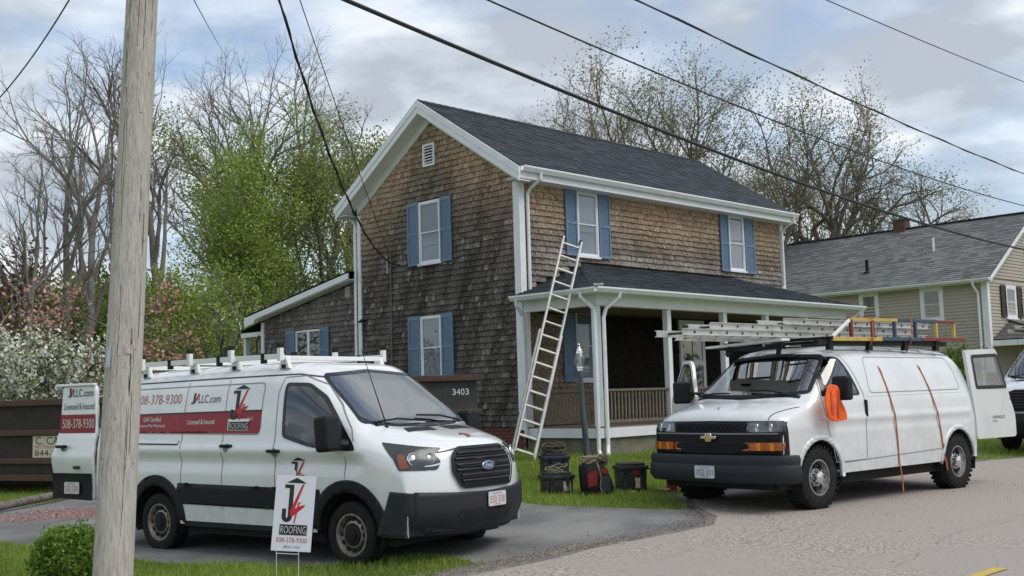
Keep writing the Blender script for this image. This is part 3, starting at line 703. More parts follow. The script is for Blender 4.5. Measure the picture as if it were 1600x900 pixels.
# storm door and porch screen panels behind the posts
dr_ = empty('front_door'); dr_.parent = house
mbd = MB()
for a, b, c, d in ((5.26, 5.36, DK, 3.38), (6.16, 6.26, DK, 3.38), (5.36, 6.16, 3.26, 3.38), (5.36, 6.16, DK, DK+.35), (5.36, 6.16, 2.32, 2.42)): Rf.box(mbd, a, b, c, d, .0, .05)
mbd.build('door_frame', MT['trim'], dr_)
Rf.box(MB(), 5.36, 6.16, 2.95, 3.26, .0, .03).build('door_panel', MT['blind'], dr_)
Rf.box(MB(), 5.36, 6.16, DK+.35, 3.0, .0, .01).build('door_leaf', MT['bin_grey'], dr_)
for a in (5.36, 5.78):
    MB().add([Rf.p(a, DK+.35, .03), Rf.p(a+.38, DK+.35, .03), Rf.p(a+.38, 2.9, .03), Rf.p(a, 2.9, .03)], [(0, 1, 2, 3)]).build('pane', MT['glass'], dr_)
# ------------------------------------------------------------------ lettering
_tc = {}
def text2d(s, w=None, h=None, x=0., y=0., anchor='l', shear=0., bold=0.):
    """filled outlines of a text, scaled into w x h; returns verts2d, faces"""
    key = (s, bold)
    if key not in _tc:
        cu = bpy.data.curves.new('text', 'FONT'); cu.body = s; cu.size = 1; cu.fill_mode = 'FRONT'; cu.resolution_u = 3; cu.offset = bold
        ob = bpy.data.objects.new('text', cu); COL.objects.link(ob)
        dg = bpy.context.evaluated_depsgraph_get(); me = bpy.data.meshes.new_from_object(ob.evaluated_get(dg))
        vs = np.array([(v.co.x, v.co.y) for v in me.vertices]); fs = [tuple(p.vertices) for p in me.polygons]
        bpy.data.objects.remove(ob); bpy.data.curves.remove(cu); bpy.data.meshes.remove(me)
        vs -= vs.min(0); _tc[key] = (vs, fs)
    vs, fs = _tc[key]; vs = vs.copy(); sz = vs.max(0)
    sy = h/sz[1] if h else w/sz[0]; sx = w/sz[0] if w else sy
    vs = vs*(sx, sy); vs[:, 0] += shear*vs[:, 1]
    if anchor == 'c': vs -= (vs[:, 0].max()/2, vs[:, 1].max()/2)
    return vs+(x, y), fs
def logo2d(x, y, w, h, roofing=True):
    """the J4 mark: list of (polygon or (verts, faces), colour key); lower-left x,y"""
    def q(pts): return [(x+a*w, y+b*h) for a, b in pts]
    L_ = []
    yb = .22 if roofing else 0
    s = (1-yb)
    def Y(t): return yb+t*s
    L_.append((q([(.14, Y(.88)), (.86, Y(.88)), (.50, Y(1.0))]), 'k'))
    J = [(.10, .84), (.42, .84), (.42, .12)]+[(.24+.18*math.cos(t), .12-.12*math.sin(t)) for t in np.linspace(0, PI, 9)][1:]+[(.06, .30), (.20, .30), (.20, .12), (.235, .085), (.27, .12), (.27, .76), (.10, .76)]
    L_.append((q([(a, Y(b)) for a, b in J]), 'k'))
    st = [[(.78, .87), (.70, .85), (.34, .26), (.36, .14), (.44, .20)], [(.36, .16), (.45, .14), (.80, .34), (.86, .40), (.70, .38), (.36, .26)], [(.48, -.02), (.53, -.01), (.64, .40), (.72, .46), (.60, .44)]]
    for p in st: L_.append((q([(a, Y(b)) for a, b in p]), 'r'))
    if roofing:
        L_.append((q([(.02, 0), (.98, 0), (.98, .18), (.02, .18)]), 'k'))
        L_.append((text2d('ROOFING', w*.88, h*.125, x+w*.06, y+h*.0275, bold=-.02), 'w'))
    return L_
PM = {'k': MT['print_k'], 'r': MT['redb'], 'w': MT['print_w'], 'o': MT['print_o'], 'R': MT['red']}
def put_print(items, mapf, parent, name='lettering', lift=.0012, flip=False):
    for n_, (g, c) in enumerate(items):
        if isinstance(g, tuple): vs, fs = g
        else: vs, fs = tri_fill(g, (), .5, .5)
        q = [mapf(a, b, .001+lift*n_*.12) for a, b in vs]
        MB().add(q, [tuple(f)[::-1] for f in fs] if flip else fs).build(name, PM[c] if isinstance(c, str) else c, parent)

# ------------------------------------------------------------------ van bodies
def catmull(P, n):
    P = np.array(P, float); P = np.vstack([2*P[0]-P[1], P, 2*P[-1]-P[-2]]); out_ = []
    seg = len(P)-3; d = np.linalg.norm(np.diff(P[1:-1, :2], axis=0), axis=1)+.02; cnt = np.maximum(2, np.round(n*d/d.sum()).astype(int))
    for i in range(seg):
        p0, p1, p2, p3 = P[i:i+4]; t = np.linspace(0, 1, cnt[i], endpoint=False)[:, None]
        out_.append(.5*((2*p1)+(-p0+p2)*t+(2*p0-5*p1+4*p2-p3)*t*t+(-p0+3*p1-3*p2+p3)*t**3))
    out_.append(P[-2][None]); return np.vstack(out_)
def loft(sil, zb, zm, expo, tumble, bow, relief=None, ns=190, nl=20, nu=44):
    S = catmull(sil, ns); rows = []
    ph = np.linspace(0, PI/2, 260)
    for x, zt, w, n in S:
        zt = max(zt, zb+.01); z0 = min(zm, zb+.62*(zt-zb))
        yl = np.full(nl, w); zl = np.linspace(zb, z0, nl, endpoint=False)
        y = w*np.cos(ph)**(2/n); z = z0+(zt-z0)*np.sin(ph)**(2/n); y[-1] = 0
        d = np.r_[0, np.cumsum(np.hypot(np.diff(y), np.diff(z)))]; t = np.linspace(0, d[-1], nu)
        yy = np.r_[yl, np.interp(t, d, y)]; zz2 = np.r_[zl, np.interp(t, d, z)]
        f = tumble(zz2, x); yb_ = yy*f
        if relief is not None: yb_ = yb_+relief(x, zz2)*(yy > .9*w)
        xx = x-bow(x, zz2)*np.abs(yy/max(w, .01))**2.4
        h = np.c_[xx, yb_, zz2]; rows.append(np.vstack([h*(1, -1, 1), h[::-1][1:]]))
    P = np.array(rows); ns_, nv = P.shape[:2]
    i, j = np.meshgrid(np.arange(ns_-1), np.arange(nv-1), indexing='ij'); a = (i*nv+j).ravel()
    return P.reshape(-1, 3), np.c_[a, a+nv, a+nv+1, a+1]
class Surf:
    def __init__(s, V, Fq): s.bvh = BVHTree.FromPolygons([tuple(p) for p in V], [tuple(f) for f in Fq]); s.c = Vector((-1.8, 0, 1.0))
    def hit(s, mode, a, b, off=0.):
        if mode == 'R': o, d = Vector((a, -4, b)), Vector((0, 1, 0))
        elif mode == 'L': o, d = Vector((a, 4, b)), Vector((0, -1, 0))
        elif mode == 'F': o, d = Vector((5, a, b)), Vector((-1, 0, 0))
        elif mode == 'B': o, d = Vector((-9, a, b)), Vector((1, 0, 0))
        else: o, d = Vector((a, b, 5)), Vector((0, 0, -1))
        h, n, _, _ = s.bvh.ray_cast(o, d)
        if h is None: h, n, _, _ = s.bvh.find_nearest(o+d*(4 if mode != 'B' else 4.4))
        if n.dot(d) > 0: n = -n
        return h+n*off
    def patch(s, mode, outline, name, m, parent, off=.004, holes=(), res=.05, thick=0, smooth=True):
        v, f = tri_fill(outline, holes, res); q = [s.hit(mode, a, b, off) for a, b in v]
        fl = mode in ('L', 'B')
        mb = MB().add(q, [t[::-1] if fl else t for t in f]); o = link(name, mb.mesh(name), m, parent, smooth=smooth)
        # make winding outward
        bm = bmesh.new(); bm.from_mesh(o.data); dirs = {'R': (0, -1, 0), 'L': (0, 1, 0), 'F': (1, 0, 0), 'B': (-1, 0, 0), 'T': (0, 0, 1)}
        dv = Vector(dirs[mode]); bm.normal_update()
        for fc in bm.faces:
            if fc.normal.dot(dv) < 0: fc.normal_flip()
        bm.to_mesh(o.data); bm.free()
        if thick:
            md = o.modifiers.new('thickness', 'SOLIDIFY'); md.thickness = thick; md.offset = -1
        return o
    def strip(s, mode, pts, w, name, m, parent, off=.003, step=.06, closed=False):
        pts = densify(pts, step, closed)
        if closed: pts = pts+[pts[0]]
        k = len(pts); q = []
        for i, p in enumerate(pts):
            p0 = Vector(pts[max(0, i-1)]); p1 = Vector(pts[min(k-1, i+1)]); d = (p1-p0).normalized(); n = Vector((-d.y, d.x))*w/2
            q += [s.hit(mode, p[0]-n.x, p[1]-n.y, off), s.hit(mode, p[0]+n.x, p[1]+n.y, off)]
        mb = MB().add(q, [(2*i, 2*i+2, 2*i+3, 2*i+1) for i in range(k-1)])
        return link(name, mb.mesh(name), m, parent, smooth=True)
def rnd(poly, r=.05, seg=5):
    o = []; n = len(poly)
    for i in range(n):
        p0, p, p1 = (Vector(poly[(i-1) % n]), Vector(poly[i]), Vector(poly[(i+1) % n])); a = (p0-p); b = (p1-p); rr_ = min(r, a.length*.45, b.length*.45)
        A, B = p+a.normalized()*rr_, p+b.normalized()*rr_
        for t in np.linspace(0, 1, seg+1): o.append(tuple(A.lerp(p, t).lerp(p.lerp(B, t), t)))
    return o
def inset(poly, d):
    n = len(poly); A = sum(poly[i][0]*poly[(i+1) % n][1]-poly[(i+1) % n][0]*poly[i][1] for i in range(n)); sg = 1 if A > 0 else -1; o = []
    for i in range(n):
        p0, p, p1 = Vector(poly[(i-1) % n]), Vector(poly[i]), Vector(poly[(i+1) % n])
        t = ((p-p0).normalized()+(p1-p).normalized())
        t = t.normalized() if t.length > 1e-6 else (p1-p).normalized()
        o.append((p.x-t.y*d*sg, p.y+t.x*d*sg))
    return o
def circ(cx, cz, r, a0=0, a1=2*PI, n=32): return [(cx+r*math.cos(t), cz+r*math.sin(t)) for t in np.linspace(a0, a1, n)]
def cut_body(V, Fq, cuts):
    C = V[Fq].mean(1); keep = np.ones(len(Fq), bool)
    for mode, poly in cuts:
        if mode == 'R': k = (C[:, 1] < -.55) & pip(C[:, 0], C[:, 2], poly)
        elif mode == 'L': k = (C[:, 1] > .55) & pip(C[:, 0], C[:, 2], poly)
        else:
            nrm = np.cross(V[Fq[:, 2]]-V[Fq[:, 0]], V[Fq[:, 3]]-V[Fq[:, 1]]); k = (C[:, 0] > -1.4) & (nrm[:, 2] != 0) & pip(C[:, 1], C[:, 2], poly) & (np.abs(C[:, 0]) < 1.6)
        keep &= ~k
    return Fq[keep]
def wheel(name, R, w, rim_r, style, parent, loc, side):
    """axis along y; outer face towards side*y"""
    t = empty(name, loc); t.parent = parent; t.rotation_euler = (0, 0, 0 if side < 0 else PI)
    # outer face at -y
    k = w/2
    prof = [(rim_r, k*.85), (rim_r+.02, k), (R*.86, k*1.02), (R*.965, k*.86), (R, k*.62), (R, -k*.62), (R*.965, -k*.86), (R*.86, -k*1.02), (rim_r+.02, -k), (rim_r, -k*.85)]
    ty = MB().lathe(prof, 48, 'Y')
    if style == 'express':
        for j in range(30):
            a = 2*PI*j/30
            for s_ in (-1, 1):
                m = Matrix.Rotation(a+.05*s_, 4, 'Y'); ty.box((-.022, s_*k*.34-k*.28, R-.012), (.022, s_*k*.34+k*.30, R+.010), m)
                m = Matrix.Rotation(a+.1, 4, 'Y'); ty.box((-.018, s_*k*.95-.014, R*.925), (.018, s_*k*.95+.014, R*.985), m)
    ty.build('tyre', MT['rubber'], t, smooth=True)
    if style == 'steel':
        rim = MB().lathe([(rim_r, -k*.80), (rim_r+.004, -k*.88), (rim_r-.016, -k*.88), (rim_r-.03, -k*.55), (rim_r-.055, -k*.32), (rim_r*.72, -k*.42), (rim_r*.63, -k*.66), (rim_r*.56, -k*.70), (rim_r*.5, -k*.52), (0, -k*.5)], 40, 'Y').build('rim', MT['steel'], t, smooth=True)
        for j in range(12):
            a = 2*PI*j/12; c = Vector((math.cos(a)*rim_r*.74, -k*.44, math.sin(a)*rim_r*.74)); h = MB(); h.tube([c+Vector((0, .02, 0)), c+Vector((0, -.028, 0))], .024, 10); h.build('vent_hole', MT['under'], t)
        MB().lathe([(rim_r*.55, -k*.60), (rim_r*.5, -k*.76), (rim_r*.3, -k*.80), (rim_r*.27, -k*.94), (0, -k*.96)], 24, 'Y').build('hub_cap', MT['black'], t, smooth=True)
    else:
        MB().lathe([(rim_r, -k*.80), (rim_r+.006, -k*.92), (rim_r-.014, -k*.92), (rim_r-.03, -k*.5), (rim_r-.045, -k*.30), (rim_r*.62, -k*.26), (rim_r*.48, -k*.60), (rim_r*.40, -k*.62), (0, -k*.6)], 40, 'Y').build('rim', MT['rim_grey'], t, smooth=True)
        for j in range(8):
            a = 2*PI*j/8; c = Vector((math.cos(a)*rim_r*.66, -k*.40, math.sin(a)*rim_r*.66)); h = MB(); h.tube([c+Vector((0, .03, 0)), c+Vector((0, -.022, 0))], .030, 8); h.build('vent_hole', MT['under'], t)
        hub = MB().lathe([(rim_r*.36, -k*.60), (rim_r*.34, -k*1.02), (rim_r*.22, -k*1.10), (0, -k*1.12)], 20, 'Y')
        for j in range(8):
            a = 2*PI*(j+.5)/8; c = Vector((math.cos(a)*rim_r*.42, -k*.6, math.sin(a)*rim_r*.42)); hub.tube([c, c+Vector((0, -.05, 0))], .014, 6)
        hub.build('hub_cap', MT['chrome'], t, smooth=True)
    return t
def plate(parent, origin, right, up, s, w=.305, h=.152, top='', col=None, sz=.082):
    o = Vector(origin); r_ = Vector(right).normalized(); u_ = Vector(up).normalized(); n = r_.cross(u_)
    P = lambda a, b, d=0.: o+r_*a+u_*b+n*d
    pl = MB().prism(rnd([(-w/2, -h/2), (w/2, -h/2), (w/2, h/2), (-w/2, h/2)], .015, 2), o, r_, u_, n*.006).build('licence_plate', MT['plate'], parent)
    items = [(text2d(s, w*.84, h*.50, 0, -h*.04, 'c'), col or 'o')]
    items.append((text2d('Massachusetts', w*.5, h*.10, 0, h*.37, 'c'), MT['badge_b'])); items.append((text2d('COMMERCIAL', w*.38, h*.085, 0, -h*.39, 'c'), col or 'o'))
    put_print(items, lambda a, b, d: P(a, b, .006+d), pl, 'lettering')
    return pl
def cab_interior(v, xw, xb, W, zf, zs, zd):
    MB().box((xb-.03, -W*.92, zf), (xb, W*.92, zs+.65)).build('bulkhead', MT['interior'], v)
    rbox((xw-.42, -W*.86, zd-.30), (xw+.10, W*.86, zd), 'dashboard', MT['interior'], v, .06)
    for y in (-.48, .48):
        s = rbox((xb+.10, y-.26, zs-.15), (xb+.62, y+.26, zs), 'seat', MT['seat'], v, .05)
        m = Matrix.Translation((xb+.14, y, zs)) @ Matrix.Rotation(-.18, 4, 'Y')
        sb = MB().box((-.07, -.25, -.05), (.07, .25, .58), m); sb.build('seat_back', MT['seat'], s, smooth=True, bevel=.04)
        hb = MB().box((-.05, -.13, .62), (.05, .13, .80), m); hb.build('headrest', MT['seat'], s, smooth=True, bevel=.04)
    c = Vector((xb+.86, .48, zs+.32)); mw = Matrix.Translation(c) @ Matrix.Rotation(-1.05, 4, 'Y')
    st = MB().tube([mw @ Vector((math.cos(a)*.19, math.sin(a)*.19, 0)) for a in np.linspace(0, 2*PI, 21)], .016, 6)
    st.beam(mw @ Vector((-.18, 0, 0)), mw @ Vector((.18, 0, 0)), .05, .02); st.tube([c, c+Vector((.28, 0, -.16))], .03, 6); st.build('steering_wheel', MT['black'], v)

def build_transit(root, lettered=True):
    """Transit style low-roof van; x forward from front axle, y left, z up"""
    v = root
    sil = [(-4.55, .47, 1.00, 5), (-4.58, .9, 1.0, 6), (-4.57, 1.5, 1.0, 7), (-4.53, 2.05, .99, 8), (-4.42, 2.19, .99, 8), (-4.0, 2.22, 1.0, 7), (-2.8, 2.245, 1.02, 7), (-1.5, 2.25, 1.02, 7), (-.95, 2.22, 1.02, 6.5), (-.70, 2.15, 1.02, 6), (-.25, 1.83, 1.02, 6), (.08, 1.585, 1.02, 6), (.24, 1.49, 1.02, 5), (.55, 1.415, 1.015, 4.4), (.85, 1.325, 1.0, 4.2), (.98, 1.24, .985, 4.2), (1.05, 1.12, .98, 4.5), (1.085, .95, .975, 5), (1.10, .75, .975, 6), (1.10, .58, .97, 6), (1.04, .44, .95, 6), (.98, .37, .93, 6)]
    zb = .36
    tum = lambda z, x: np.interp(z, [.3, .55, .85, 1.25, 1.6, 2.0, 2.3], [.975, .99, 1.0, .995, .955, .905, .87])
    bow = lambda x, z: .30*ss(-.35, .95, x)**1.3
    def relief(x, z):
        r = .030*np.exp(-((z-1.24)/.06)**2)-.020*np.exp(-((z-1.10)/.07)**2)
        return r*ss(-4.5, -4.2, x)*(1-ss(.1, .5, x))
    V, Fq = loft(sil, zb, 1.05, 7, tum, bow, relief)
    S = Surf(V, Fq)
    wy, wr = .355, .355
    ws = rnd([(-.70, 2.085), (-.745, 2.03), (-.855, 1.53), (-.5, 1.478), (0, 1.462), (.5, 1.478), (.855, 1.53), (.745, 2.03), (.70, 2.085), (0, 2.135)], .04, 3)
    sw = rnd([(-1.06, 2.0), (-.70, 1.985), (-.42, 1.83), (-.20, 1.62), (.15, 1.24), (-.25, 1.25), (-.60, 1.285), (-1.03, 1.385)], .06, 4)
    swg = rnd([(-1.03, 1.965), (-.71, 1.95), (-.44, 1.795), (-.26, 1.62), (-.26, 1.30), (-.60, 1.325), (-.99, 1.42)], .05, 4)
    cuts = [('F', inset(ws, .012)), ('R', inset(swg, .006)), ('L', inset(swg, .006))]
    for xw in (0, -3.3):
        for sd in 'RL': cuts.append((sd, circ(xw, .37, .475)))
    body = link('body', np_mesh('body', V, cut_body(V, Fq, cuts)), MT['transit'], v, smooth=True)
    # glass and gaskets
    S.patch('F', ws, 'windshield', MT['vglass'], v, .006, res=.06)
    S.patch('F', ws, 'windshield_seal', MT['black_gloss'], v, .009, holes=[inset(ws, .035)], res=.06)
    for sd in 'RL':
        S.patch(sd, swg, 'door_window', MT['vglass_d'], v, .004, res=.06)
        S.patch(sd, sw, 'window_surround', MT['black_gloss'], v, .007, holes=[inset(swg, .004)], res=.05)
    # seams
    for sd in 'RL':
        S.strip(sd, [(-1.13, .55), (-1.14, 1.2), (-1.15, 1.9), (-1.10, 2.06), (-.80, 2.07), (-.50, 1.96), (-.22, 1.73), (.02, 1.47), (.08, 1.34)], .012, 'door_seam', MT['seam_t'], v)
        S.strip(sd, [(-.04, .95), (-.03, 1.18)], .010, 'door_seam', MT['seam_t'], v)
        S.strip(sd, [(-2.81, .55), (-2.81, 1.2), (-2.80, 2.05)], .010, 'panel_seam', MT['seam_t'], v); S.strip(sd, [(-2.05, .55), (-2.045, 1.2), (-2.04, 2.06)], .010, 'panel_seam', MT['seam_t'], v)
        S.strip(sd, [(-4.4, 2.06), (-2.0, 2.085), (-1.15, 2.09), (-.9, 2.09), (-.62, 2.05), (-.30, 1.93)], .016, 'roof_drip', MT['seam'], v, step=.05)
        S.strip(sd, rnd([(-4.3, 1.45), (-1.41, 1.42), (-1.40, 2.01), (-4.3, 1.99)], .07), .012, 'panel_pressing', MT['seam_t'], v, closed=True)
        S.strip(sd, [(-4.2, 1.345), (-2.86, 1.335)], .05, 'slide_rail', MT['transit'], v, off=.014)
        S.strip(sd, [(-4.2, 1.315), (-2.86, 1.305)], .018, 'rail_slot', MT['seam'], v, off=.006)
        # black lower band, pale sill, step
        S.patch(sd, [(-4.5, .60), (-3.72, .60), (-3.72, .835), (-4.5, .835)], 'side_band', MT['black'], v, .010, res=.08, thick=.012)
        S.patch(sd, [(-2.93, .60), (-.40, .58), (-.42, .825), (-2.86, .845)], 'side_band', MT['black'], v, .010, res=.08, thick=.012)
        yy = -1.02 if sd == 'R' else 1.02; ys = 1 if yy > 0 else -1
        MB().box((-2.75, min(yy*.90, yy*.985), .34), (-.55, max(yy*.90, yy*.985), .40)).build('side_step', MT['black'], v)
        for xw in (0, -3.3):
            ring = circ(xw, .37, .565, -.25, PI+.25, 30); inn = circ(xw, .37, .435, -.25, PI+.25, 30)
            S.patch(sd, ring+inn[::-1], 'wheel_flare', MT['black'], v, .018, res=.05, thick=.05)
            well = MB(); pts = [(xw+.445*math.cos(t), .37+.445*math.sin(t)) for t in np.linspace(-.3, PI+.3, 24)]
            well.add([(a, ys*.985, b) for a, b in pts]+[(a, ys*.55, b) for a, b in pts], [(i, i+1, i+25, i+24) for i in range(23)]); well.add([(a, ys*.55, b) for a, b in pts], [tuple(range(24))]); well.build('wheel_well', MT['under'], v)
        for hx, hz in ((-1.95, 1.29), (-1.12, 1.235)):
            p = S.hit(sd, hx, hz, .0); hd = MB().box((p.x-.10, p.y-.035, p.z-.018), (p.x+.10, p.y+.035, p.z+.018)).build('door_handle', MT['black'], v, smooth=True, bevel=.012)
            S.patch(sd, circ(hx, hz-.02, .05, n=18), 'handle_cup', MT['seam_t'], v, .003, res=.04)
    # nose
    gr = rnd([(-.36, 1.225), (.36, 1.225), (.47, 1.16), (.50, 1.0), (.40, .83), (-.40, .83), (-.50, 1.0), (-.47, 1.16)], .04, 3)
    grl = S.patch('F', gr, 'grille', MT['black'], v, .022, res=.05, thick=.03)
    S.strip('F', gr, .028, 'grille_frame', MT['black'], grl, .035, closed=True)
    for zc in (.90, .955, 1.01, 1.065, 1.12, 1.175):
        hw = .40 if zc < 1.0 or zc > 1.13 else .45
        mb = MB().tube([S.hit('F', y, zc, .03) for y in np.linspace(-hw, hw, 13)], .0145, 6); mb.build('grille_bar', MT['black_gloss'], grl, smooth=True)
    for zc in (.93, 1.04, 1.15): MB().tube([S.hit('F', y, zc, .026) for y in np.linspace(-.42, .42, 13)], .012, 5).build('grille_slot', MT['under'], grl)
    el = lambda r, s_: [(r*math.cos(t), 1.035+r*s_*math.sin(t)) for t in np.linspace(0, 2*PI, 28, endpoint=False)]
    bd = S.patch('F', el(.105, .42), 'badge', MT['chrome'], grl, .052, res=.04, thick=.02)
    S.patch('F', el(.092, .40), 'badge_field', MT['badge_b'], bd, .054, res=.04)
    put_print([(text2d('Ford', .11, .042, 0, 1.035, 'c', shear=.2), MT['chrome'])], lambda a, b, d: S.hit('F', a, b, .055+d), bd, flip=False)
    bp = [(-.80, .80), (.80, .80), (.80, .43), (-.80, .43)]
    bump = S.patch('F', [(-.90, .815), (-.5, .79), (0, .775), (.5, .79), (.90, .815), (.91, .368), (.6, .366), (0, .366), (-.6, .366), (-.91, .368)], 'front_bumper', MT['bumper'], v, .022, res=.06, thick=.03)
    for sd, ys in (('R', -1), ('L', 1)):
        S.patch(sd, [(.40, .366), (.93, .366), (.93, .80), (.60, .825), (.54, .66)], 'bumper_corner', MT['bumper'], v, .020, res=.05, thick=.03)
    S.patch('F', rnd([(-.46, .60), (.46, .60), (.40, .47), (-.40, .47)], .03), 'air_intake', MT['under'], bump, .026, res=.06)
    MB().tube([S.hit('F', y, .375, .012) for y in np.linspace(-.9, .9, 21)], .024, 6).build('bumper_lip', MT['black'], bump, smooth=True)
    for ys in (-1, 1): MB().tube([S.hit('F', ys*.89, z, .012) for z in np.linspace(.39, .81, 9)], .022, 6).build('bumper_edge', MT['bumper'], bump, smooth=True)
    pc = S.hit('F', .10, .68, .04)
    plate(v, pc, (0, 1, 0), (0, 0, 1), 'S50 338')
    for ys in (-1, 1):
        mode = 'R' if ys < 0 else 'L'
        out2 = rnd([(.40, 1.315), (.74, 1.285), (.90, 1.21), (.955, 1.10), (.94, 1.03), (.62, 1.03)], .03, 3)
        hl = S.patch('F', [(ys*a, b) for a, b in rnd([(.89, 1.285), (.80, 1.265), (.66, 1.215), (.60, 1.12), (.66, 1.03), (.91, 1.035)], .03, 3)], 'headlight', MT['lamp_bowl'], v, .006, res=.03)
        S.patch(mode, rnd([(.40, 1.325), (.62, 1.295), (.90, 1.25), (.92, 1.03), (.70, 1.035), (.62, 1.15)], .02, 3), 'headlight_side', MT['lamp_bowl'], v, .0055, res=.03)
        p = S.hit('F', ys*.84, 1.14, -.01)
        for yy_, zz3, rr3 in ((.85, 1.145, .075), (.71, 1.15, .062)):
            c = S.hit('F', ys*yy_, zz3, .008); rf = MB().lathe([(rr3, -.004), (rr3*.9, .006), (rr3*.55, -.012), (rr3*.3, -.004), (0, .002)], 20, c=(0, 0, 0)); o = rf.build('reflector', MT['chrome'], hl, smooth=True)
            o.matrix_local = Matrix.Translation(c) @ Vector((.86, ys*.45, .22)).to_track_quat('Z', 'Y').to_matrix().to_4x4()
        S.patch(mode, rnd([(.64, 1.20), (.71, 1.19), (.79, 1.06), (.71, 1.05)], .02, 2), 'turn_lamp', MT['amber_d'], hl, .009, res=.04)
        S.strip('F', [(ys*.62, 1.09), (ys*.70, 1.075), (ys*.78, 1.07)], .014, 'lamp_chrome', MT['chrome'], hl, .012)
        # mirror
        mr = empty('mirror'); mr.parent = v
        m = Matrix.Translation((-.10, ys*1.20, 1.43)) @ Matrix.Rotation(-.10, 4, 'Y')
        MB().box((-.10, -.115, -.19), (.10, .115, .19), m).build('mirror_shell', MT['black'], mr, smooth=True, bevel=.05, seg=4)
        MB().tube([(-.02, ys*.98, 1.30), (-.06, ys*1.12, 1.32)], [.07, .05], 8).build('mirror_arm', MT['black'], mr, smooth=True)
        MB().add([m @ Vector((-.104, y, z)) for y, z in ((-.085, -.15), (-.085, .15), (.085, .15), (.085, -.15))], [(0, 1, 2, 3)]).build('mirror_glass', MT['chrome'], mr)
        S.patch('T', [(.35, ys*.08), (.32, ys*.47), (.46, ys*.55), (.51, ys*.12)], 'bonnet_vent', MT['black'], v, .004, res=.08)
    S.strip('F', [(-.66, 1.20), (-.5, 1.215), (-.36, 1.235), (0, 1.25), (.36, 1.235), (.66, 1.20)], .012, 'bonnet_seam', MT['seam'], v, .004)
    # wipers
    for a, b in (((.18, .72), (.10, -.02)), ((.20, -.05), (.12, -.74))):
        p, q = S.hit('T', *a, .03), S.hit('T', *b, .03); w_ = MB().tube([p, p.lerp(q, .5)+Vector((0, 0, .03)), q], .011, 5); w_.build('wiper', MT['black'], v)
    S.patch('T', [(.10, -.74), (.21, 0), (.10, .74), (.16, .72), (.275, 0), (.16, -.72)], 'cowl', MT['black'], v, .003, res=.09)
    an = S.hit('T', .22, -.62, 0); MB().tube([an, an+Vector((-.35, -.02, .86))], [.008, .003], 6).tube([an-Vector((0, 0, .01)), an+Vector((-.02, 0, .05))], [.022, .01], 8).build('antenna', MT['black'], v)
    # papers on the dash
    cab_interior(v, .10, -1.25, 1.0, .6, .95, 1.40)
    MB().add([(-.02, -.20, 1.415), (.10, .02, 1.415), (-.06, .14, 1.425), (-.20, -.06, 1.43)], [(0, 1, 2, 3)]).build('paper', MT['print_w'], v)
    MB().add([(-.28, .38, 1.42), (-.20, .62, 1.42), (-.24, .64, 1.52), (-.33, .40, 1.52)], [(0, 1, 2, 3)]).build('paper', MT['print_w'], v)
    MB().box((-4.5, -.88, .25), (.55, .88, .42)).build('underbody', MT['under'], v)
    for xw in (0, -3.3):
        for ys in (-1, 1): wheel('wheel', .355, .235, .222, 'steel', v, (xw, ys*.865, wr), ys)
    return S

# ------------------------------------------------------------------ lettered van on the driveway
TY = .635; TS = .95
t_o = Vector((-1.2065*TS, 12.943*TS, CAMZ+(-.10-CAMZ)*TS))
transit = empty('cargo_van', t_o, -TY, 'white cargo van with a red stripe and roofing company lettering parked on the driveway', 'van', scale=TS)
St = build_transit(transit)
# stripe and lettering on the near side
stripe = [(-4.28, 1.665), (-1.40, 1.69), (-1.40, 1.50)]+circ(-1.47, 1.50, .07, 0, -PI/2, 6)[1:]+[(-4.28, 1.455)]
St.patch('R', stripe, 'stripe', MT['red'], transit, .0035, res=.07)
St.strip('R', [(-4.28, 1.668), (-1.40, 1.693)], .02, 'stripe_edge', MT['print_k'], transit, .0045)
sidef = lambda a, b, d: St.hit('R', a, b, .005+d)
items = [(text2d('508-378-9300', .93, .115, -3.83, 1.80, bold=-.01), 'o'), (text2d('J', .07, .13, -2.70, 1.79, bold=.02), 'k'), (text2d('LLC.com', .41, .095, -2.565, 1.80, bold=-.005), 'k'), ([(-2.645, 1.80), (-2.625, 1.80), (-2.565, 1.91), (-2.585, 1.92)], 'r'), ([(-2.64, 1.83), (-2.58, 1.845), (-2.575, 1.86), (-2.64, 1.85)], 'r')]
items += [(text2d('GAF Certified', .36, .055, -3.62, 1.585), 'w'), (text2d('(Systems Plus Warranty)', .56, .05, -3.72, 1.505), 'w'), (text2d('Licensed & Insured', .50, .06, -2.72, 1.545), 'w'), (text2d('LLC', .09, .035, -1.63, 1.585), 'w')]
put_print(items, sidef, transit)
lg = logo2d(-1.97, 1.475, .38, .52)
put_print([(rnd([(-1.975, 1.47), (-1.60, 1.47), (-1.60, 1.60), (-1.975, 1.60)], .005, 1), 'w')]+lg, sidef, transit, 'logo')
put_print(logo2d(-.90, .86, .30, .31, False), sidef, transit, 'logo')
put_print([([(x, y) for x, y in p], c) for p, c in logo2d(-.16, .0, .0001, .0001, False)][:0], sidef, transit)
hood = lambda a, b, d: St.hit('T', .86-b*.9, a+.14, .005+d)
put_print(logo2d(-.12, -.02, .22, .17, False)[1:], lambda a, b, d: St.hit('T', .70+b*.9, a+.12, .005+d), transit, 'logo')
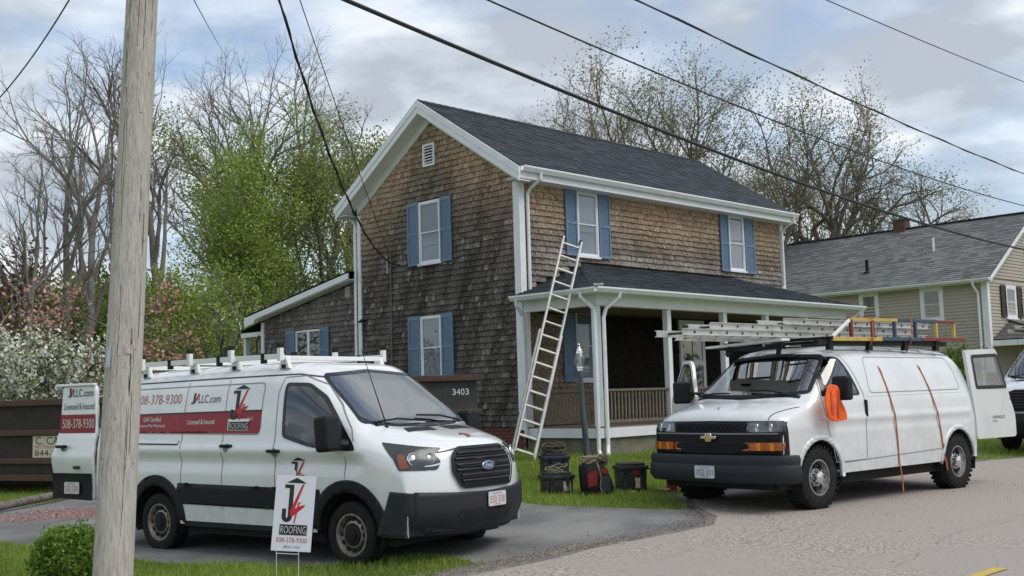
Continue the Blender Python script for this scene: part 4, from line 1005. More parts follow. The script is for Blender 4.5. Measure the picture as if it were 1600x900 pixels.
# open rear door, hinged at the near rear corner and swung back
def rear_door_t(parent):
    d = empty('rear_door', (-4.60, -.99, 0)); d.parent = parent; d.rotation_euler = (0, 0, .06)
    out2 = rnd([(-.84, .60), (-.02, .58), (-.0, 1.2), (-.04, 2.04), (-.10, 2.10), (-.66, 2.10), (-.72, 2.05), (-.78, 1.35), (-.84, 1.15)], .03, 2)
    def yoff(x, z): return .0+.05*math.exp(-((z-1.12)/.18)**2)+(.0 if z > 1.45 else .03)-.02*max(0, z-1.5)
    v_, f_ = tri_fill(out2, (), .05); mb = MB().add([(x, -yoff(x, z), z) for x, z in v_], f_)
    o = mb.build('door_skin', MT['transit'], d, smooth=True); md = o.modifiers.new('thickness', 'SOLIDIFY'); md.thickness = .06; md.offset = -1 if o.data.polygons[0].normal.y < 0 else 1
    P = lambda a, b, e: Vector((a, -yoff(a, b)-.004-e, b))
    def pan(poly, m, name, e=.001):
        v2, f2 = tri_fill(poly, (), .06); MB().add([P(a, b, e) for a, b in v2], f2).build(name, m, d)
    pan([(-.765, 1.455), (-.02, 1.455), (-.02, 1.70), (-.745, 1.70)], MT['red'], 'stripe', .002)
    pan([(-.845, .60), (-.015, .58), (-.015, .93), (-.845, .93)], MT['black'], 'door_band', .014)
    put_print([(text2d('J', .06, .12, -.60, 1.93, bold=.02), 'k'), (text2d('LLC.com', .42, .10, -.49, 1.935), 'k'), ([(-.555, 1.93), (-.535, 1.93), (-.485, 2.04), (-.505, 2.04)], 'r'), (text2d('Licensed & Insured', .64, .085, -.68, 1.765), 'k'), (text2d('508-378-9300', .66, .12, -.70, 1.52, bold=-.01), 'w')], lambda a, b, e: P(a, b, .004+e), d)
    h = MB().box((-.70, -.125, 1.26), (-.50, -.075, 1.30)).build('door_handle', MT['black'], d, smooth=True, bevel=.012)
    MB().lathe([(.045, 0), (.03, .012), (0, .015)], 14, 'Y', (-.58, -.085, 1.26)).build('handle_cup', MT['seam_t'], d)
    MB().box((-.36, -.10, .985), (-.24, -.07, 1.03)).build('lamp', MT['black_gloss'], d, smooth=True, bevel=.015)
    pl = plate(d, (-.40, -.075, .74), (1, 0, 0), (0, 0, 1), 'S50 338')
    MB().box((-.84, -.03, 2.075), (-.03, .03, 2.11)).build('door_lip', MT['transit'], d, bevel=.01)
rear_door_t(transit)
# ladder rack on the roof
rk = empty('roof_rack'); rk.parent = transit
for ys in (-.78, .78):
    for x in (-3.80, -2.84, -2.06, -1.2):
        zb_ = St.hit('T', x, ys, 0).z
        MB().prism([(-.09, 0), (.09, 0), (.03, .15), (-.03, .15)], (x, ys-.03, zb_), (1, 0, 0), (0, 0, 1), (0, .06, 0)).build('rack_foot', MT['print_w'], rk, bevel=.006)
        MB().box((x-.035, ys-.035, zb_+.002), (x+.035, ys+.035, zb_+.05)).build('rack_clamp', MT['black'], rk)
for x in (-3.80, -2.84, -2.06, -1.2):
    zb_ = St.hit('T', x, .78, 0).z
    MB().box((x-.03, -.86, zb_+.10), (x+.03, .86, zb_+.15)).build('rack_crossbar', MT['print_w'], rk, bevel=.006)
    for ys in (-.86, .86):
        MB().box((x-.028, ys-.028, zb_+.09), (x+.028, ys+.028, zb_+.24)).build('rack_upright', MT['print_w'], rk, bevel=.004)
        MB().box((x-.03, ys-.03, zb_+.24), (x+.03, ys+.03, zb_+.29)).build('rack_cap', MT['black'], rk, bevel=.004)
zb_ = St.hit('T', -2.4, .78, 0).z
for ys in (-.80, .80):
    MB().box((-3.78, ys-.02, zb_+.105), (-1.22, ys+.02, zb_+.165)).build('rack_rail', MT['print_w'], rk, bevel=.004)
    for x in (-3.3, -2.35, -1.55): MB().box((x-.03, ys-.025, zb_+.06), (x+.03, ys+.025, zb_+.18)).build('rack_strap', MT['black'], rk)
for x in (-2.4, -1.75): MB().tube([(x, -.72, zb_+.12), (x-.02, -.72, zb_+.32), (x+.03, -.72, zb_+.40)], .014, 6).build('rack_hook', MT['black'], rk)

# ------------------------------------------------------------------ second van of the same make, at the right edge
van2 = empty('cargo_van', (10.02, 22.1, gzf(10.2, 23)+.03), math.atan2(-.66, -.751)+.06, 'white van at the right edge parked behind the ladder van with ladders on its roof', 'van', scale=.97)
van2.location += Vector((.751, .66, 0))*.95
S2 = build_transit(van2)
rk2 = empty('roof_rack'); rk2.parent = van2
for x in (-3.4, -2.2, -1.0):
    MB().box((x-.03, -.86, 2.36), (x+.03, .86, 2.41)).build('rack_crossbar', MT['alum_d'], rk2)
    for ys in (-.8, .8): MB().box((x-.03, ys-.03, 2.0), (x+.03, ys+.03, 2.36)).build('rack_foot', MT['alum_d'], rk2)
# ------------------------------------------------------------------ ladder van on the road
EO = Vector((3.043, 14.634, 0)); EYAW = math.atan2(-.65998, -.75128)
express = empty('work_van', (EO.x, EO.y, .187), EYAW, 'older white work van on the road with ladders and coloured frames strapped on its roof', 'van')
def build_express(v):
    sil = [(-3.90, .50, .95, 6), (-3.95, .9, .97, 6), (-3.93, 1.35, .985, 6), (-3.84, 1.75, .985, 6.5), (-3.72, 1.94, .985, 6.5), (-3.45, 2.00, .99, 6), (-2.4, 2.04, 1.0, 6), (-1.3, 2.04, 1.0, 6), (-.85, 2.01, 1.0, 5.6), (-.64, 1.945, 1.0, 5.4), (-.25, 1.665, 1.0, 5.4), (.10, 1.42, 1.0, 5), (.22, 1.355, 1.0, 4.6), (.45, 1.305, .995, 4.4), (.70, 1.235, .985, 4.4), (.80, 1.175, .98, 4.6), (.845, 1.09, .98, 5), (.86, .9, .98, 6), (.86, .65, .98, 6), (.84, .48, .97, 6), (.80, .43, .95, 6)]
    zb = .42
    tum = lambda z, x: np.interp(z, [.4, .60, 1.0, 1.30, 1.40, 1.75, 2.05], [.985, 1.0, 1.005, .99, .975, .905, .86])
    bow = lambda x, z: .13*ss(-.7, .8, x)+.03*(1-ss(-3.9, -3.4, x))
    def relief(x, z): return (.020*np.exp(-((z-1.085)/.03)**2)-.006*np.exp(-((z-1.0)/.06)**2)-.006*np.exp(-((z-1.37)/.02)**2))*ss(-3.9, -3.7, x)*(1-ss(-.1, .3, x))
    V, Fq = loft(sil, zb, 1.05, 6, tum, bow, relief); S = Surf(V, Fq)
    ws = rnd([(-.66, 1.905), (-.725, 1.86), (-.875, 1.415), (-.5, 1.378), (0, 1.368), (.5, 1.378), (.875, 1.415), (.725, 1.86), (.66, 1.905), (0, 1.94)], .05, 4)
    dw = rnd([(-.13, 1.375), (-.42, 1.83), (-.53, 1.875), (-.76, 1.875), (-.98, 1.375)], .05, 4)
    dwg = rnd([(-.20, 1.40), (-.45, 1.81), (-.54, 1.85), (-.74, 1.85), (-.94, 1.40)], .04, 4)
    cuts = [('F', inset(ws, .012)), ('L', inset(dwg, .006))]
    cuts.append(('R', rnd([(-.12, .56), (-.12, 1.37), (-.44, 1.86), (-.80, 1.92), (-1.04, 1.40), (-1.02, .56)], .05)))
    for xw in (0, -3.43):
        for sd in 'RL': cuts.append((sd, circ(xw, .40, .455)))
    link('body', np_mesh('body', V, cut_body(V, Fq, cuts)), MT['express'], v, smooth=True)
    S.patch('F', ws, 'windshield', MT['vglass'], v, .006, res=.06)
    S.patch('F', ws, 'windshield_seal', MT['black'], v, .009, holes=[inset(ws, .042)], res=.06)
    S.patch('L', dwg, 'door_window', MT['vglass_d'], v, .004, res=.06)
    S.patch('L', dw, 'window_surround', MT['black_gloss'], v, .007, holes=[inset(dwg, .004)], res=.05)
    S.strip('L', [(-.34, .56), (-.20, .95), (-.12, 1.30), (-.14, 1.42), (-.45, 1.90), (-.60, 1.945), (-.80, 1.935), (-.90, 1.75), (-1.06, 1.38), (-1.03, .56), (-.34, .56)], .011, 'door_seam', MT['seam_t'], v)
    for sd in 'LR':
        S.strip(sd, [(-1.12, 1.365), (-3.70, 1.375)], .014, 'belt_crease', MT['print_w'], v, .005)
        S.strip(sd, [(-.45, .545), (-2.92, .60)], .010, 'sill_seam', MT['seam_t'], v)
        S.strip(sd, [(-3.72, 1.90), (-2, 1.955), (-.9, 1.965), (-.60, 1.955), (-.42, 1.87)], .014, 'roof_drip', MT['seam_t'], v, .004)
        ys = 1 if sd == 'L' else -1
        for xw in (0, -3.43):
            ring = circ(xw, .40, .512, -.2, PI+.2, 30); inn = circ(xw, .40, .448, -.2, PI+.2, 30)
            S.patch(sd, ring+inn[::-1], 'wheel_lip', MT['express'], v, .016, res=.04, thick=.04)
            pts = [(xw+.455*math.cos(t), .40+.455*math.sin(t)) for t in np.linspace(-.3, PI+.3, 24)]
            well = MB(); well.add([(a, ys*.985, b) for a, b in pts]+[(a, ys*.55, b) for a, b in pts], [(i, i+1, i+25, i+24) for i in range(23)]); well.add([(a, ys*.55, b) for a, b in pts], [tuple(range(24))]); well.build('wheel_well', MT['under'], v)
        S.strip(sd, rnd([(-1.20, 1.40), (-3.62, 1.41), (-3.50, 1.86), (-1.28, 1.87)], .1), .010, 'panel_pressing', MT['seam_t'], v, .002, closed=True)
    p = S.hit('L', -1.07, 1.20, .0)
    MB().box((p.x-.026, p.y-.02, p.z-.115), (p.x+.026, p.y+.022, p.z+.115)).build('door_handle', MT['black'], v, smooth=True, bevel=.018, seg=3)
    # front face
    fr = S.patch('F', rnd([(-.97, 1.10), (-.5, 1.105), (0, 1.11), (.5, 1.105), (.97, 1.10), (.98, .70), (-.98, .70)], .03, 2), 'front_mask', MT['black'], v, .010, res=.06, thick=.03)
    for sd in 'LR': S.patch(sd, [(.62, .70), (.90, .70), (.90, 1.09), (.64, 1.09)], 'mask_side', MT['black'], v, .010, res=.06)
    gl = S.patch('F', [(-.56, .975), (.56, .975), (.56, 1.075), (-.56, 1.075)], 'grille', MT['black_gloss'], v, .020, res=.08)
    gm = MB()
    for k in range(29):
        y = -.56+k*.04
        for s_ in (-1, 1):
            a, b = S.hit('F', max(-.56, min(.56, y)), .98 if s_ > 0 else 1.07, .026), S.hit('F', max(-.56, min(.56, y+.06)), 1.07 if s_ > 0 else .98, .026); gm.beam(a, b, .006, .010, (1, 0, 0))
    gm.build('grille_mesh', MT['black'], gl)
    S.strip('F', [(-.94, .955), (-.5, .955), (0, .955), (.5, .955), (.94, .955)], .018, 'trim_line', MT['seam_t'], v, .022)
    lg_ = S.patch('F', rnd([(-.52, .86), (.52, .86), (.44, .715), (-.44, .715)], .06, 4), 'lower_grille', MT['under'], v, .022, res=.06)
    for k in range(5): MB().tube([S.hit('F', y, .735+k*.028, .024) for y in np.linspace(-.45, .45, 9)], .006, 4).build('grille_bar', MT['black'], lg_)
    bt = [(-.115, .895), (-.05, .895), (-.04, .93), (.045, .93), (.038, .895), (.115, .895), (.105, .86), (.045, .86), (.038, .825), (-.045, .825), (-.052, .86), (-.125, .86)]
    bo = S.patch('F', [(a, b+.03) for a, b in bt], 'badge', MT['chrome'], v, .046, res=.05, thick=.03)
    S.patch('F', [(a, b+.03) for a, b in inset(bt, .008)], 'badge_field', MT['gold'], bo, .048, res=.05)
    for ys, sd in ((1, 'L'), (-1, 'R')):
        hl = S.patch('F', [(ys*a, b) for a, b in ((.58, 1.085), (.96, 1.085), (.965, .975), (.56, .975))], 'headlight', MT['lamp_bowl'], v, .022, res=.05)
        S.patch(sd, [(.66, 1.085), (.86, 1.085), (.86, .975), (.68, .975)], 'headlight_side', MT['lamp_bowl'], v, .012, res=.05)
        for yy_ in (.68, .85):
            c = S.hit('F', ys*yy_, 1.02, .03); rf = MB().lathe([(.05, -.002), (.044, .006), (.02, -.006), (0, .004)], 18).build('reflector', MT['chrome'], hl, smooth=True)
            rf.matrix_local = Matrix.Translation(c) @ Vector((1, ys*.18, 0)).to_track_quat('Z', 'Y').to_matrix().to_4x4() @ Matrix.Diagonal((.55, 1, 1, 1))
        S.patch('F', [(ys*a, b) for a, b in ((.57, 1.088), (.965, 1.088), (.97, .972), (.55, .972))], 'lamp_lens', MT['lens'], hl, .040, res=.06)
        am = S.patch('F', [(ys*a, b) for a, b in ((.60, .85), (.975, .85), (.98, .755), (.60, .755))], 'turn_lamp', MT['amber'], v, .036, res=.05)
        S.patch(sd, [(.70, .85), (.88, .85), (.88, .755), (.72, .755)], 'turn_lamp_side', MT['amber'], am, .012, res=.05)
        for yy_ in (.70, .86): S.strip('F', [(ys*yy_, .755), (ys*yy_, .845)], .05, 'lamp_facet', mat('amber_facet', (.75, .25, .03), .2), am, .040)
    for ys in (-1, 1): MB().tube([S.hit('F', ys*.955, z, .010) for z in np.linspace(.71, 1.085, 9)], .022, 6).build('mask_edge', MT['black'], v, smooth=True)
    # bumper: swept profile
    prof = [(0, .70), (.10, .70), (.13, .66), (.12, .585), (.14, .565), (.14, .42), (.09, .37), (0, .36)]
    path = []
    for y in np.linspace(-1.0, 1.0, 33): path.append((y, .86-.11*abs(y)**3.2))
    path = [(-1.03, .60), (-1.03, .68)]+path[1:-1]+[(1.03, .68), (1.03, .60)]
    bmv = []; k = len(path); m_ = len(prof)
    for i, (y, x) in enumerate(path):
        p0, p1 = path[max(0, i-1)], path[min(k-1, i+1)]; d = Vector((p1[0]-p0[0], p1[1]-p0[1])).normalized(); n = Vector((-d.y, d.x))   # (y,x) outwards
        for a, z in prof: bmv.append((x+n.y*a*.75, y+n.x*a*.75, z))
    bf = [(i*m_+j, i*m_+j+1, (i+1)*m_+j+1, (i+1)*m_+j) for i in range(k-1) for j in range(m_-1)]
    bf += [tuple(range(m_))[::-1], tuple(range((k-1)*m_, k*m_))]
    bmp = MB().add(bmv, bf).build('front_bumper', MT['bumper'], v, smooth=True)
    plate(v, (.973, -.02, .495), (0, 1, 0), (0, 0, 1), 'X52 311', col=MT['badge_b'])
    MB().box((.2, -.8, .30), (.78, .8, .45)).build('valance', MT['under'], v)
    # bonnet seam
    for ys in (-1, 1): S.strip('T', [(.26, ys*.90), (.5, ys*.845), (.70, ys*.80), (.79, ys*.79)], .012, 'bonnet_seam', MT['seam'], v, .003)
    S.patch('T', [(.05, -.80), (.17, 0), (.05, .80), (.10, .80), (.225, 0), (.10, -.80)], 'cowl', MT['black'], v, .003, res=.09)
    put_print([([(-.07, .06), (-.035, .045), (0, -.06), (.03, .03), (.08, .06), (.03, .05), (.0, -.02), (-.03, .05)], MT['seam_t'])], lambda a, b, d: S.hit('T', .62+b, a-.05, .003+d), v, 'bonnet_mark')
    for a, b in (((.10, .62), (.06, .05)), ((.10, -.25), (.06, -.80))):
        p, q = S.hit('T', *a, .03), S.hit('T', *b, .03); MB().tube([p, p.lerp(q, .5)+Vector((0, 0, .02)), q], .012, 5).build('wiper', MT['black'], v)
    cab_interior(v, .05, -1.2, .95, .6, .95, 1.30)
    rbox((-.25, .05, 1.30), (.0, .32, 1.46), 'dash_clutter', mat('tan_load', (.42, .33, .20), .7), v, .07)
    rbox((-.22, -.72, 1.30), (.02, -.42, 1.40), 'dash_papers', MT['print_w'], v, .03)
    # near mirror on the driver's door
    def mirror(par, c, ys):
        mr = empty('mirror', c); mr.parent = par
        MB().box((-.07, -.115, -.15), (.07, .115, .15)).build('mirror_shell', MT['black'], mr, smooth=True, bevel=.045, seg=4)
        MB().add([(-.074, y, z) for y, z in ((-.085, -.12), (-.085, .12), (.085, .12), (.085, -.12))], [(0, 1, 2, 3)]).build('mirror_glass', MT['chrome'], mr)
        MB().tube([(.02, -ys*.09, -.02), (.05, -ys*.24, -.03)], .03, 8).build('mirror_arm', MT['black'], mr, smooth=True)
    mirror(v, (-.30, 1.16, 1.47), 1)
    # open passenger door
    d = empty('front_door', (-.13, -.995, 0)); d.parent = v; d.rotation_euler = (0, 0, math.radians(62))
    od = rnd([(-.88, .58), (0, .58), (0, 1.34), (-.30, 1.84), (-.40, 1.91), (-.64, 1.91), (-.90, 1.38)], .05, 3); hd = rnd([(-.10, 1.40), (-.36, 1.80), (-.42, 1.84), (-.60, 1.84), (-.82, 1.40)], .04, 3)
    def dy(z): return .0 if z < 1.35 else .09*(z-1.35)/.5
    v_, f_ = tri_fill(od, [hd], .06); o = MB().add([(x, dy(z), z) for x, z in v_], f_).build('door_skin', MT['express'], d)
    md = o.modifiers.new('t', 'SOLIDIFY'); md.thickness = .05; md.offset = 0
    v_, f_ = tri_fill(hd, (), .1); MB().add([(x, dy(z), z) for x, z in v_], f_).build('pane', MT['vglass'], d)
    v_, f_ = tri_fill(inset(hd, -.03), [hd], .06); o = MB().add([(x, dy(z)-.03, z) for x, z in v_], f_).build('window_seal', MT['black'], d)
    v_, f_ = tri_fill(rnd([(-.84, .64), (-.04, .64), (-.04, 1.30), (-.86, 1.34)], .05), (), .1); MB().add([(x, .03, z) for x, z in v_], f_).build('door_card', MT['interior'], d)
    mirror(d, (-.12, -.17, 1.47), -1)
    # open rear door with window, swung straight back
    d = empty('rear_door', (-3.93, .985, 0)); d.parent = v; d.rotation_euler = (0, 0, math.radians(-5))
    rk_ = lambda x, z: x+max(0, z-1.0)*.22
    od = rnd([(rk_(-1.06, .68), .68), (-.02, .68), (rk_(-.02, 1.0), 1.0), (rk_(-.06, 2.0), 1.97), (rk_(-.86, 2.0), 1.99), (rk_(-1.06, 1.0), 1.0)], .06, 3)
    hd = rnd([(rk_(-.97, 1.40), 1.40), (rk_(-.15, 1.40), 1.40), (rk_(-.17, 1.90), 1.90), (rk_(-.86, 1.90), 1.92)], .05, 3); hs = inset(hd, .05)
    v_, f_ = tri_fill(od, [hs], .06); o = MB().add([(x, 0, z) for x, z in v_], [f[::-1] for f in f_]).build('door_skin', MT['express'], d)
    md = o.modifiers.new('t', 'SOLIDIFY'); md.thickness = .05; md.offset = 0
    v_, f_ = tri_fill(hd, [hs], .06); MB().add([(x, .03, z) for x, z in v_], [f[::-1] for f in f_]).build('window_seal', MT['black_gloss'], d)
    v_, f_ = tri_fill(hs, (), .1); MB().add([(x, .012, z) for x, z in v_], [f[::-1] for f in f_]).build('pane', MT['vglass'], d)
    put_print([(text2d('CHEVROLET', .34, .045, -.62, .98), MT['bin_grey']), (text2d('2500', .12, .028, -.62, .93), MT['print_o'])], lambda a, b, e: Vector((-1.06-a, .028+e, b-.02)), d)
    # rear bumper corner, underbody, wheels
    MB().box((-4.05, -.95, .44), (-3.90, .98, .62)).build('rear_bumper', MT['bin_grey'], v, smooth=True, bevel=.04)
    MB().box((-3.9, -.86, .28), (.7, .86, .47)).build('underbody', MT['under'], v)
    MB().tube([(-2.6, .55, .33), (-2.75, .55, .33)], .07, 10).build('exhaust', MT['under'], v)
    for xw in (0, -3.43):
        for ys in (-1, 1): wheel('wheel', .395, .26, .215, 'express', v, (xw, ys*.845, .395), ys)
    return S
Se = build_express(express)
rk = empty('roof_rack'); rk.parent = express
for x in (-.62, -1.55, -2.45, -3.3):
    MB().box((x-.03, -.86, 2.095), (x+.03, .86, 2.135)).build('rack_crossbar', MT['black'], rk, bevel=.006)
    for ys in (-.80, .80): MB().prism([(-.05, 0), (.05, 0), (.028, .13), (-.028, .13)], (x, ys-.03, 1.965), (1, 0, 0), (0, 0, 1), (0, .06, 0)).build('rack_foot', MT['black'], rk)
for ys in (-.78, .78): MB().box((-3.6, ys-.03, 2.03), (-.35, ys+.03, 2.094)).build('rack_rail', MT['black'], rk)
MB().beam((-.30, -.88, 2.07), (-.18, .45, 2.11), .16, .03).build('wind_deflector', MT['print_w'], rk)
for ys in (-.5, .3): MB().beam((-.22, ys, 1.93), (-.26, ys, 2.06), .06, .03).build('rack_foot', MT['black'], rk)

def extension_ladder(name, parent_m, x0, x1, yc, z, label, group=None, off=.55, fly=True, mt='alum'):
    """two nested sections lying flat along x (van frame)"""
    t = empty(name, (0, 0, 0), 0, label, 'ladder', group); t.matrix_world = parent_m
    for sec, (dx_, hw, dz) in enumerate(((0, .20, 0), (-off, .165, .085))):
        a, b = x0+dx_, x1+(.35 if sec else 0)
        if sec and not fly: continue
        for s_ in (-1, 1):
            y = yc+s_*hw; r_ = MB(); r_.box((b, y-.004, z+dz), (a, y+.004, z+dz+.08))
            for zz4 in (0, .072): r_.box((b, min(y, y+s_*.03), z+dz+zz4), (a, max(y, y+s_*.03), z+dz+zz4+.008))
            r_.build('rail', MT[mt], t)
        n = int((a-b)/.305)
        for k in range(n):
            x = b+.15+k*.305
            MB().tube([(x, yc-hw-.012, z+dz+.04), (x, yc+hw+.012, z+dz+.04)], .016, 8).build('rung', MT['bin_grey'], t)
    return t
EMW = Matrix.Translation((EO.x, EO.y, .187)) @ Matrix.Rotation(EYAW, 4, 'Z')
extension_ladder('extension_ladder', EMW, 1.75, -3.8, .18, 2.14, 'aluminium extension ladder reaching farthest forward over the bonnet of the ladder van', 'ladders on the white vans', off=.55)
extension_ladder('extension_ladder', EMW, .70, -4.2, -.42, 2.145, 'aluminium extension ladder on the far side of the ladder van roof', 'ladders on the white vans', off=.3)
extension_ladder('step_ladder', EMW, -.25, -3.9, .18, 2.31, 'short aluminium ladder lying on top of the other ladders on the ladder van', 'ladders on the white vans', fly=False)
# painted frame on the near rack edge
fr = empty('painted_frame', (0, 0, 0), 0, 'yellow, blue and red painted metal frame strapped to the near side of the van roof', 'frame'); fr.matrix_world = EMW
cy = mat('paint_yellow', (.58, .38, .09), .55, noise=(14, (.42, .27, .08), .5, .7)); cb = mat('paint_blue', (.035, .065, .12), .5, noise=(14, (.08, .11, .16), .55, .75)); crd = mat('paint_red', (.20, .02, .022), .5, noise=(14, (.16, .03, .03), .5, .7))
FY = .84
def bar(p, q, w, m, nm): MB().beam((p[0], FY, p[1]), (q[0], FY, q[1]), w, w).build(nm, m, fr, bevel=.004)
bar((-.62, 2.10), (-1.80, 2.11), .05, cy, 'rail'); bar((-1.82, 2.115), (-2.83, 2.12), .05, cb, 'rail'); bar((-2.85, 2.12), (-4.1, 2.135), .045, crd, 'rail')
bar((-1.06, 2.36), (-2.22, 2.375), .04, cy, 'rail'); bar((-2.24, 2.375), (-3.26, 2.385), .045, cb, 'rail'); bar((-3.28, 2.38), (-3.80, 2.38), .04, crd, 'rail')
bar((-.64, 2.13), (-1.05, 2.35), .035, MT['print_w'], 'brace')
for x, m in ((-1.08, crd), (-1.60, crd), (-2.15, cb), (-2.70, cb), (-3.27, cy), (-3.78, cy)): bar((x, 2.13), (x, 2.36), .042, m, 'upright')
# ratchet straps
def strap(pts, label, m):
    mb = MB(); k = len(pts); vs = []
    for p in pts: vs += [(p[0]-.014, p[1], p[2]), (p[0]+.014, p[1], p[2])]
    mb.add(vs, [(2*i, 2*i+1, 2*i+3, 2*i+2) for i in range(k-1)]); o = link('ratchet_strap', mb.mesh('ratchet_strap'), m); tag(o, label, 'strap', 'straps over the ladder van'); o.matrix_world = EMW
    md = o.modifiers.new('t', 'SOLIDIFY'); md.thickness = .004
    return o
so = mat('strap_orange', (.45, .10, .04), .7, noise=(30, (.30, .08, .05), .4, .7))
def spts(side, top):
    o = [(top, -.2, 2.47), (top, .5, 2.47), (top, .90, 2.40), (top-.01, .90, 2.12)]
    for x, z in side: o.append((x, Se.hit('L', x, z, .012).y if z > .45 else Se.hit('L', x, .5, .03).y, z))
    return o
strap(spts([(-1.55, 1.95), (-1.60, 1.70), (-1.66, 1.40), (-1.72, 1.10), (-1.765, .80), (-1.79, .5), (-1.805, .30), (-1.815, .08)], -1.50), 'orange strap hanging nearly to the road from the middle of the ladder van roof', so)
strap(spts([(-2.57, 1.95), (-2.63, 1.72), (-2.74, 1.42), (-2.84, 1.10), (-2.93, .80), (-2.97, .55), (-3.0, .40), (-3.02, .30)], -2.50), 'thin strap hanging in front of the rear wheel of the ladder van', so)
# hi-vis vest hanging from the mirror
vm = mat('vest_orange', (.85, .105, .015), .75, noise=(18, (.95, .20, .03), .45, .7), bump=(60, .3, .004))
ol = smooth_poly([(-.02, 1.58), (.08, 1.60), (.16, 1.54), (.22, 1.38), (.23, 1.22), (.12, 1.02), (.04, .985), (-.10, .99), (-.22, 1.01), (-.17, 1.18), (-.10, 1.36), (-.06, 1.50)], 1)
ol = [(x*1.08, 1.30+(z-1.30)*.74) for x, z in ol]
v_, f_ = tri_fill(ol, (), .025)
def wr(x, z): return 1.20+.010*math.sin(x*30+z*6)+.006*math.sin(z*15+x*9)-.10*max(0, (1.30-z))*.5
vo = link('safety_vest', MB().add([(x-.14, wr(x, z)-.03, z) for x, z in v_], [f[::-1] for f in f_]).mesh('safety_vest'), vm, smooth=True); vo.matrix_world = EMW
md = vo.modifiers.new('t', 'SOLIDIFY'); md.thickness = .018; md.offset = -1
tag(vo, 'bright orange safety vest hanging from the door mirror of the ladder van', 'vest')
v2s = MB()
for x0_ in (-.02, .10): v2s.add([(x0_-.14+a+(.0 if b > 1.25 else (1.25-b)*-.25), wr(x0_+a, b)-.024, b) for b in (1.44, 1.35, 1.27, 1.18, 1.11) for a in (-.018, .018)], [(2*i, 2*i+1, 2*i+3, 2*i+2) for i in range(4)])
so2 = v2s.build('vest_band', mat('vest_band', (.60, .07, .02), .6), vo)
# ladders on the far van
FMW = van2.matrix_basis.copy()
FM = Matrix.Translation(van2.location) @ Matrix.Rotation(van2.rotation_euler.z, 4, 'Z')
extension_ladder('extension_ladder', FM, 1.0, -4.4, .38, 2.36, 'weathered aluminium ladder on the near side of the far van roof at the right edge', 'ladders on the white vans', off=.25, mt='alum_d')
extension_ladder('extension_ladder', FM, .4, -4.4, -.40, 2.36, 'aluminium ladder on the far side of the roof of the van at the right edge', 'ladders on the white vans', off=.25, mt='alum_d')
# ------------------------------------------------------------------ neighbour house
MT['siding'] = mat('tan_siding', (.43, .38, .315), .6, noise=(1.5, (.385, .34, .285), .4, .7), noise2=(30, (.35, .30, .24), .55, .8), stretch=(1, 1, 6))
MT['brown_sh'] = mat('dark_brown_shutter', (.035, .028, .026), .5)
NY = .76; NC = Vector((16.03, 38.0, 0))
nb = empty('tan_house', NC, NY, 'tan clapboard house with a grey shingle roof standing beyond the parked vans', 'house')
NW, NL, NE = 7.4, 10.5, 5.28
NG = Face((0, 0, 0), (0, 1, 0), (-1, 0, 0)); NR = Face((0, 0, 0), (1, 0, 0), (0, -1, 0))
SN, NM = .64, NW/2; NAP = NE+.02+SN*NM
MB().prism([(0, .2), (NW, .2), (NW, NE), (NM, NAP), (0, NE)], (0, .02, 0), (1, 0, 0), (0, 0, 1), (0, NL-.02, 0)).build('wall_core', MT['siding'], nb)
cl = MB(); ex = .115
for i in range(int((NE-.5)/ex)):
    z = .5+i*ex
    for fc, u1 in ((NG, NL), (NR, NW)):
        if fc is NR or True:
            cl.add([fc.p(0, z, .0), fc.p(u1, z, .0), fc.p(0, z, .026), fc.p(u1, z, .026), fc.p(u1, min(z+ex, NE), .004), fc.p(0, min(z+ex, NE), .004)], [(2, 3, 4, 5), (0, 1, 3, 2)] if fc is NR else [(5, 4, 3, 2), (2, 3, 1, 0)])
z = NE
while z < NAP-.2:
    h_ = (NAP-z)/SN; cl.add([NR.p(NM-h_, z, 0), NR.p(NM+h_, z, 0), NR.p(NM-h_, z, .026), NR.p(NM+h_, z, .026), NR.p(NM+h_-.15, z+ex, .004), NR.p(NM-h_+.15, z+ex, .004)], [(2, 3, 4, 5), (0, 1, 3, 2)]); z += ex
tag(cl.build('clapboards', MT['siding'], nb), kind='stuff')
rgn = random.Random(21); nrf = MB(); no = .32
ez = NE-SN*no+.17; az = ez+SN*(NM+no)
roof_n = MB().prism([(-no, ez-.14), (NM, az-.14), (NW+no, ez-.14), (NW+no, ez-.004), (NM, az-.004), (-no, ez-.004)], (0, -.28, 0), (1, 0, 0), (0, 0, 1), (0, NL+.5, 0)).build('roof', MT['roof_g'], nb)
roof_face(nrf, ((-no, NL+.22, ez), (-no, -.28, ez), (NM, -.28, az), (NM, NL+.22, az)), (-SN, 0, 1), rgn, .145, .33, var=.28)
roof_face(nrf, ((NW+no, -.28, ez), (NW+no, NL+.22, ez), (NM, NL+.22, az), (NM, -.28, az)), (SN, 0, 1), rgn, .145, .33, var=.28)
tag(nrf.build('roof_shingles', MT['roof_g'], roof_n), kind='stuff')
MB().box((NM-.12, -.3, az+.0), (NM+.12, NL+.22, az+.035)).build('ridge_vent', MT['bin_grey'], roof_n)
for s in (-1, 1):
    f_ = lambda a: NM+s*(NM-a)*-1 if s < 0 else NM-(NM-a)*-1
    a_e = -no if s < 0 else NW+no
    MB().prism([(a_e, ez-.02), (NM, az-.02), (NM, az-.17), (a_e, ez-.17)], (0, -.31, 0), (1, 0, 0), (0, 0, 1), (0, .03, 0)).build('rake_board', MT['trim'], nb)
MB().prism([(-no-.11, ez-.02), (-no-.11, ez-.06), (-no-.06, ez-.13), (-no, ez-.13), (-no, ez-.02)], (0, -.28, 0), (1, 0, 0), (0, 0, 1), (0, NL+.4, 0)).build('gutter', MT['gutter'], nb)
MB().box((-no, -.2, ez-.16), (0, NL, ez-.142)).build('soffit', MT['trim'], nb)
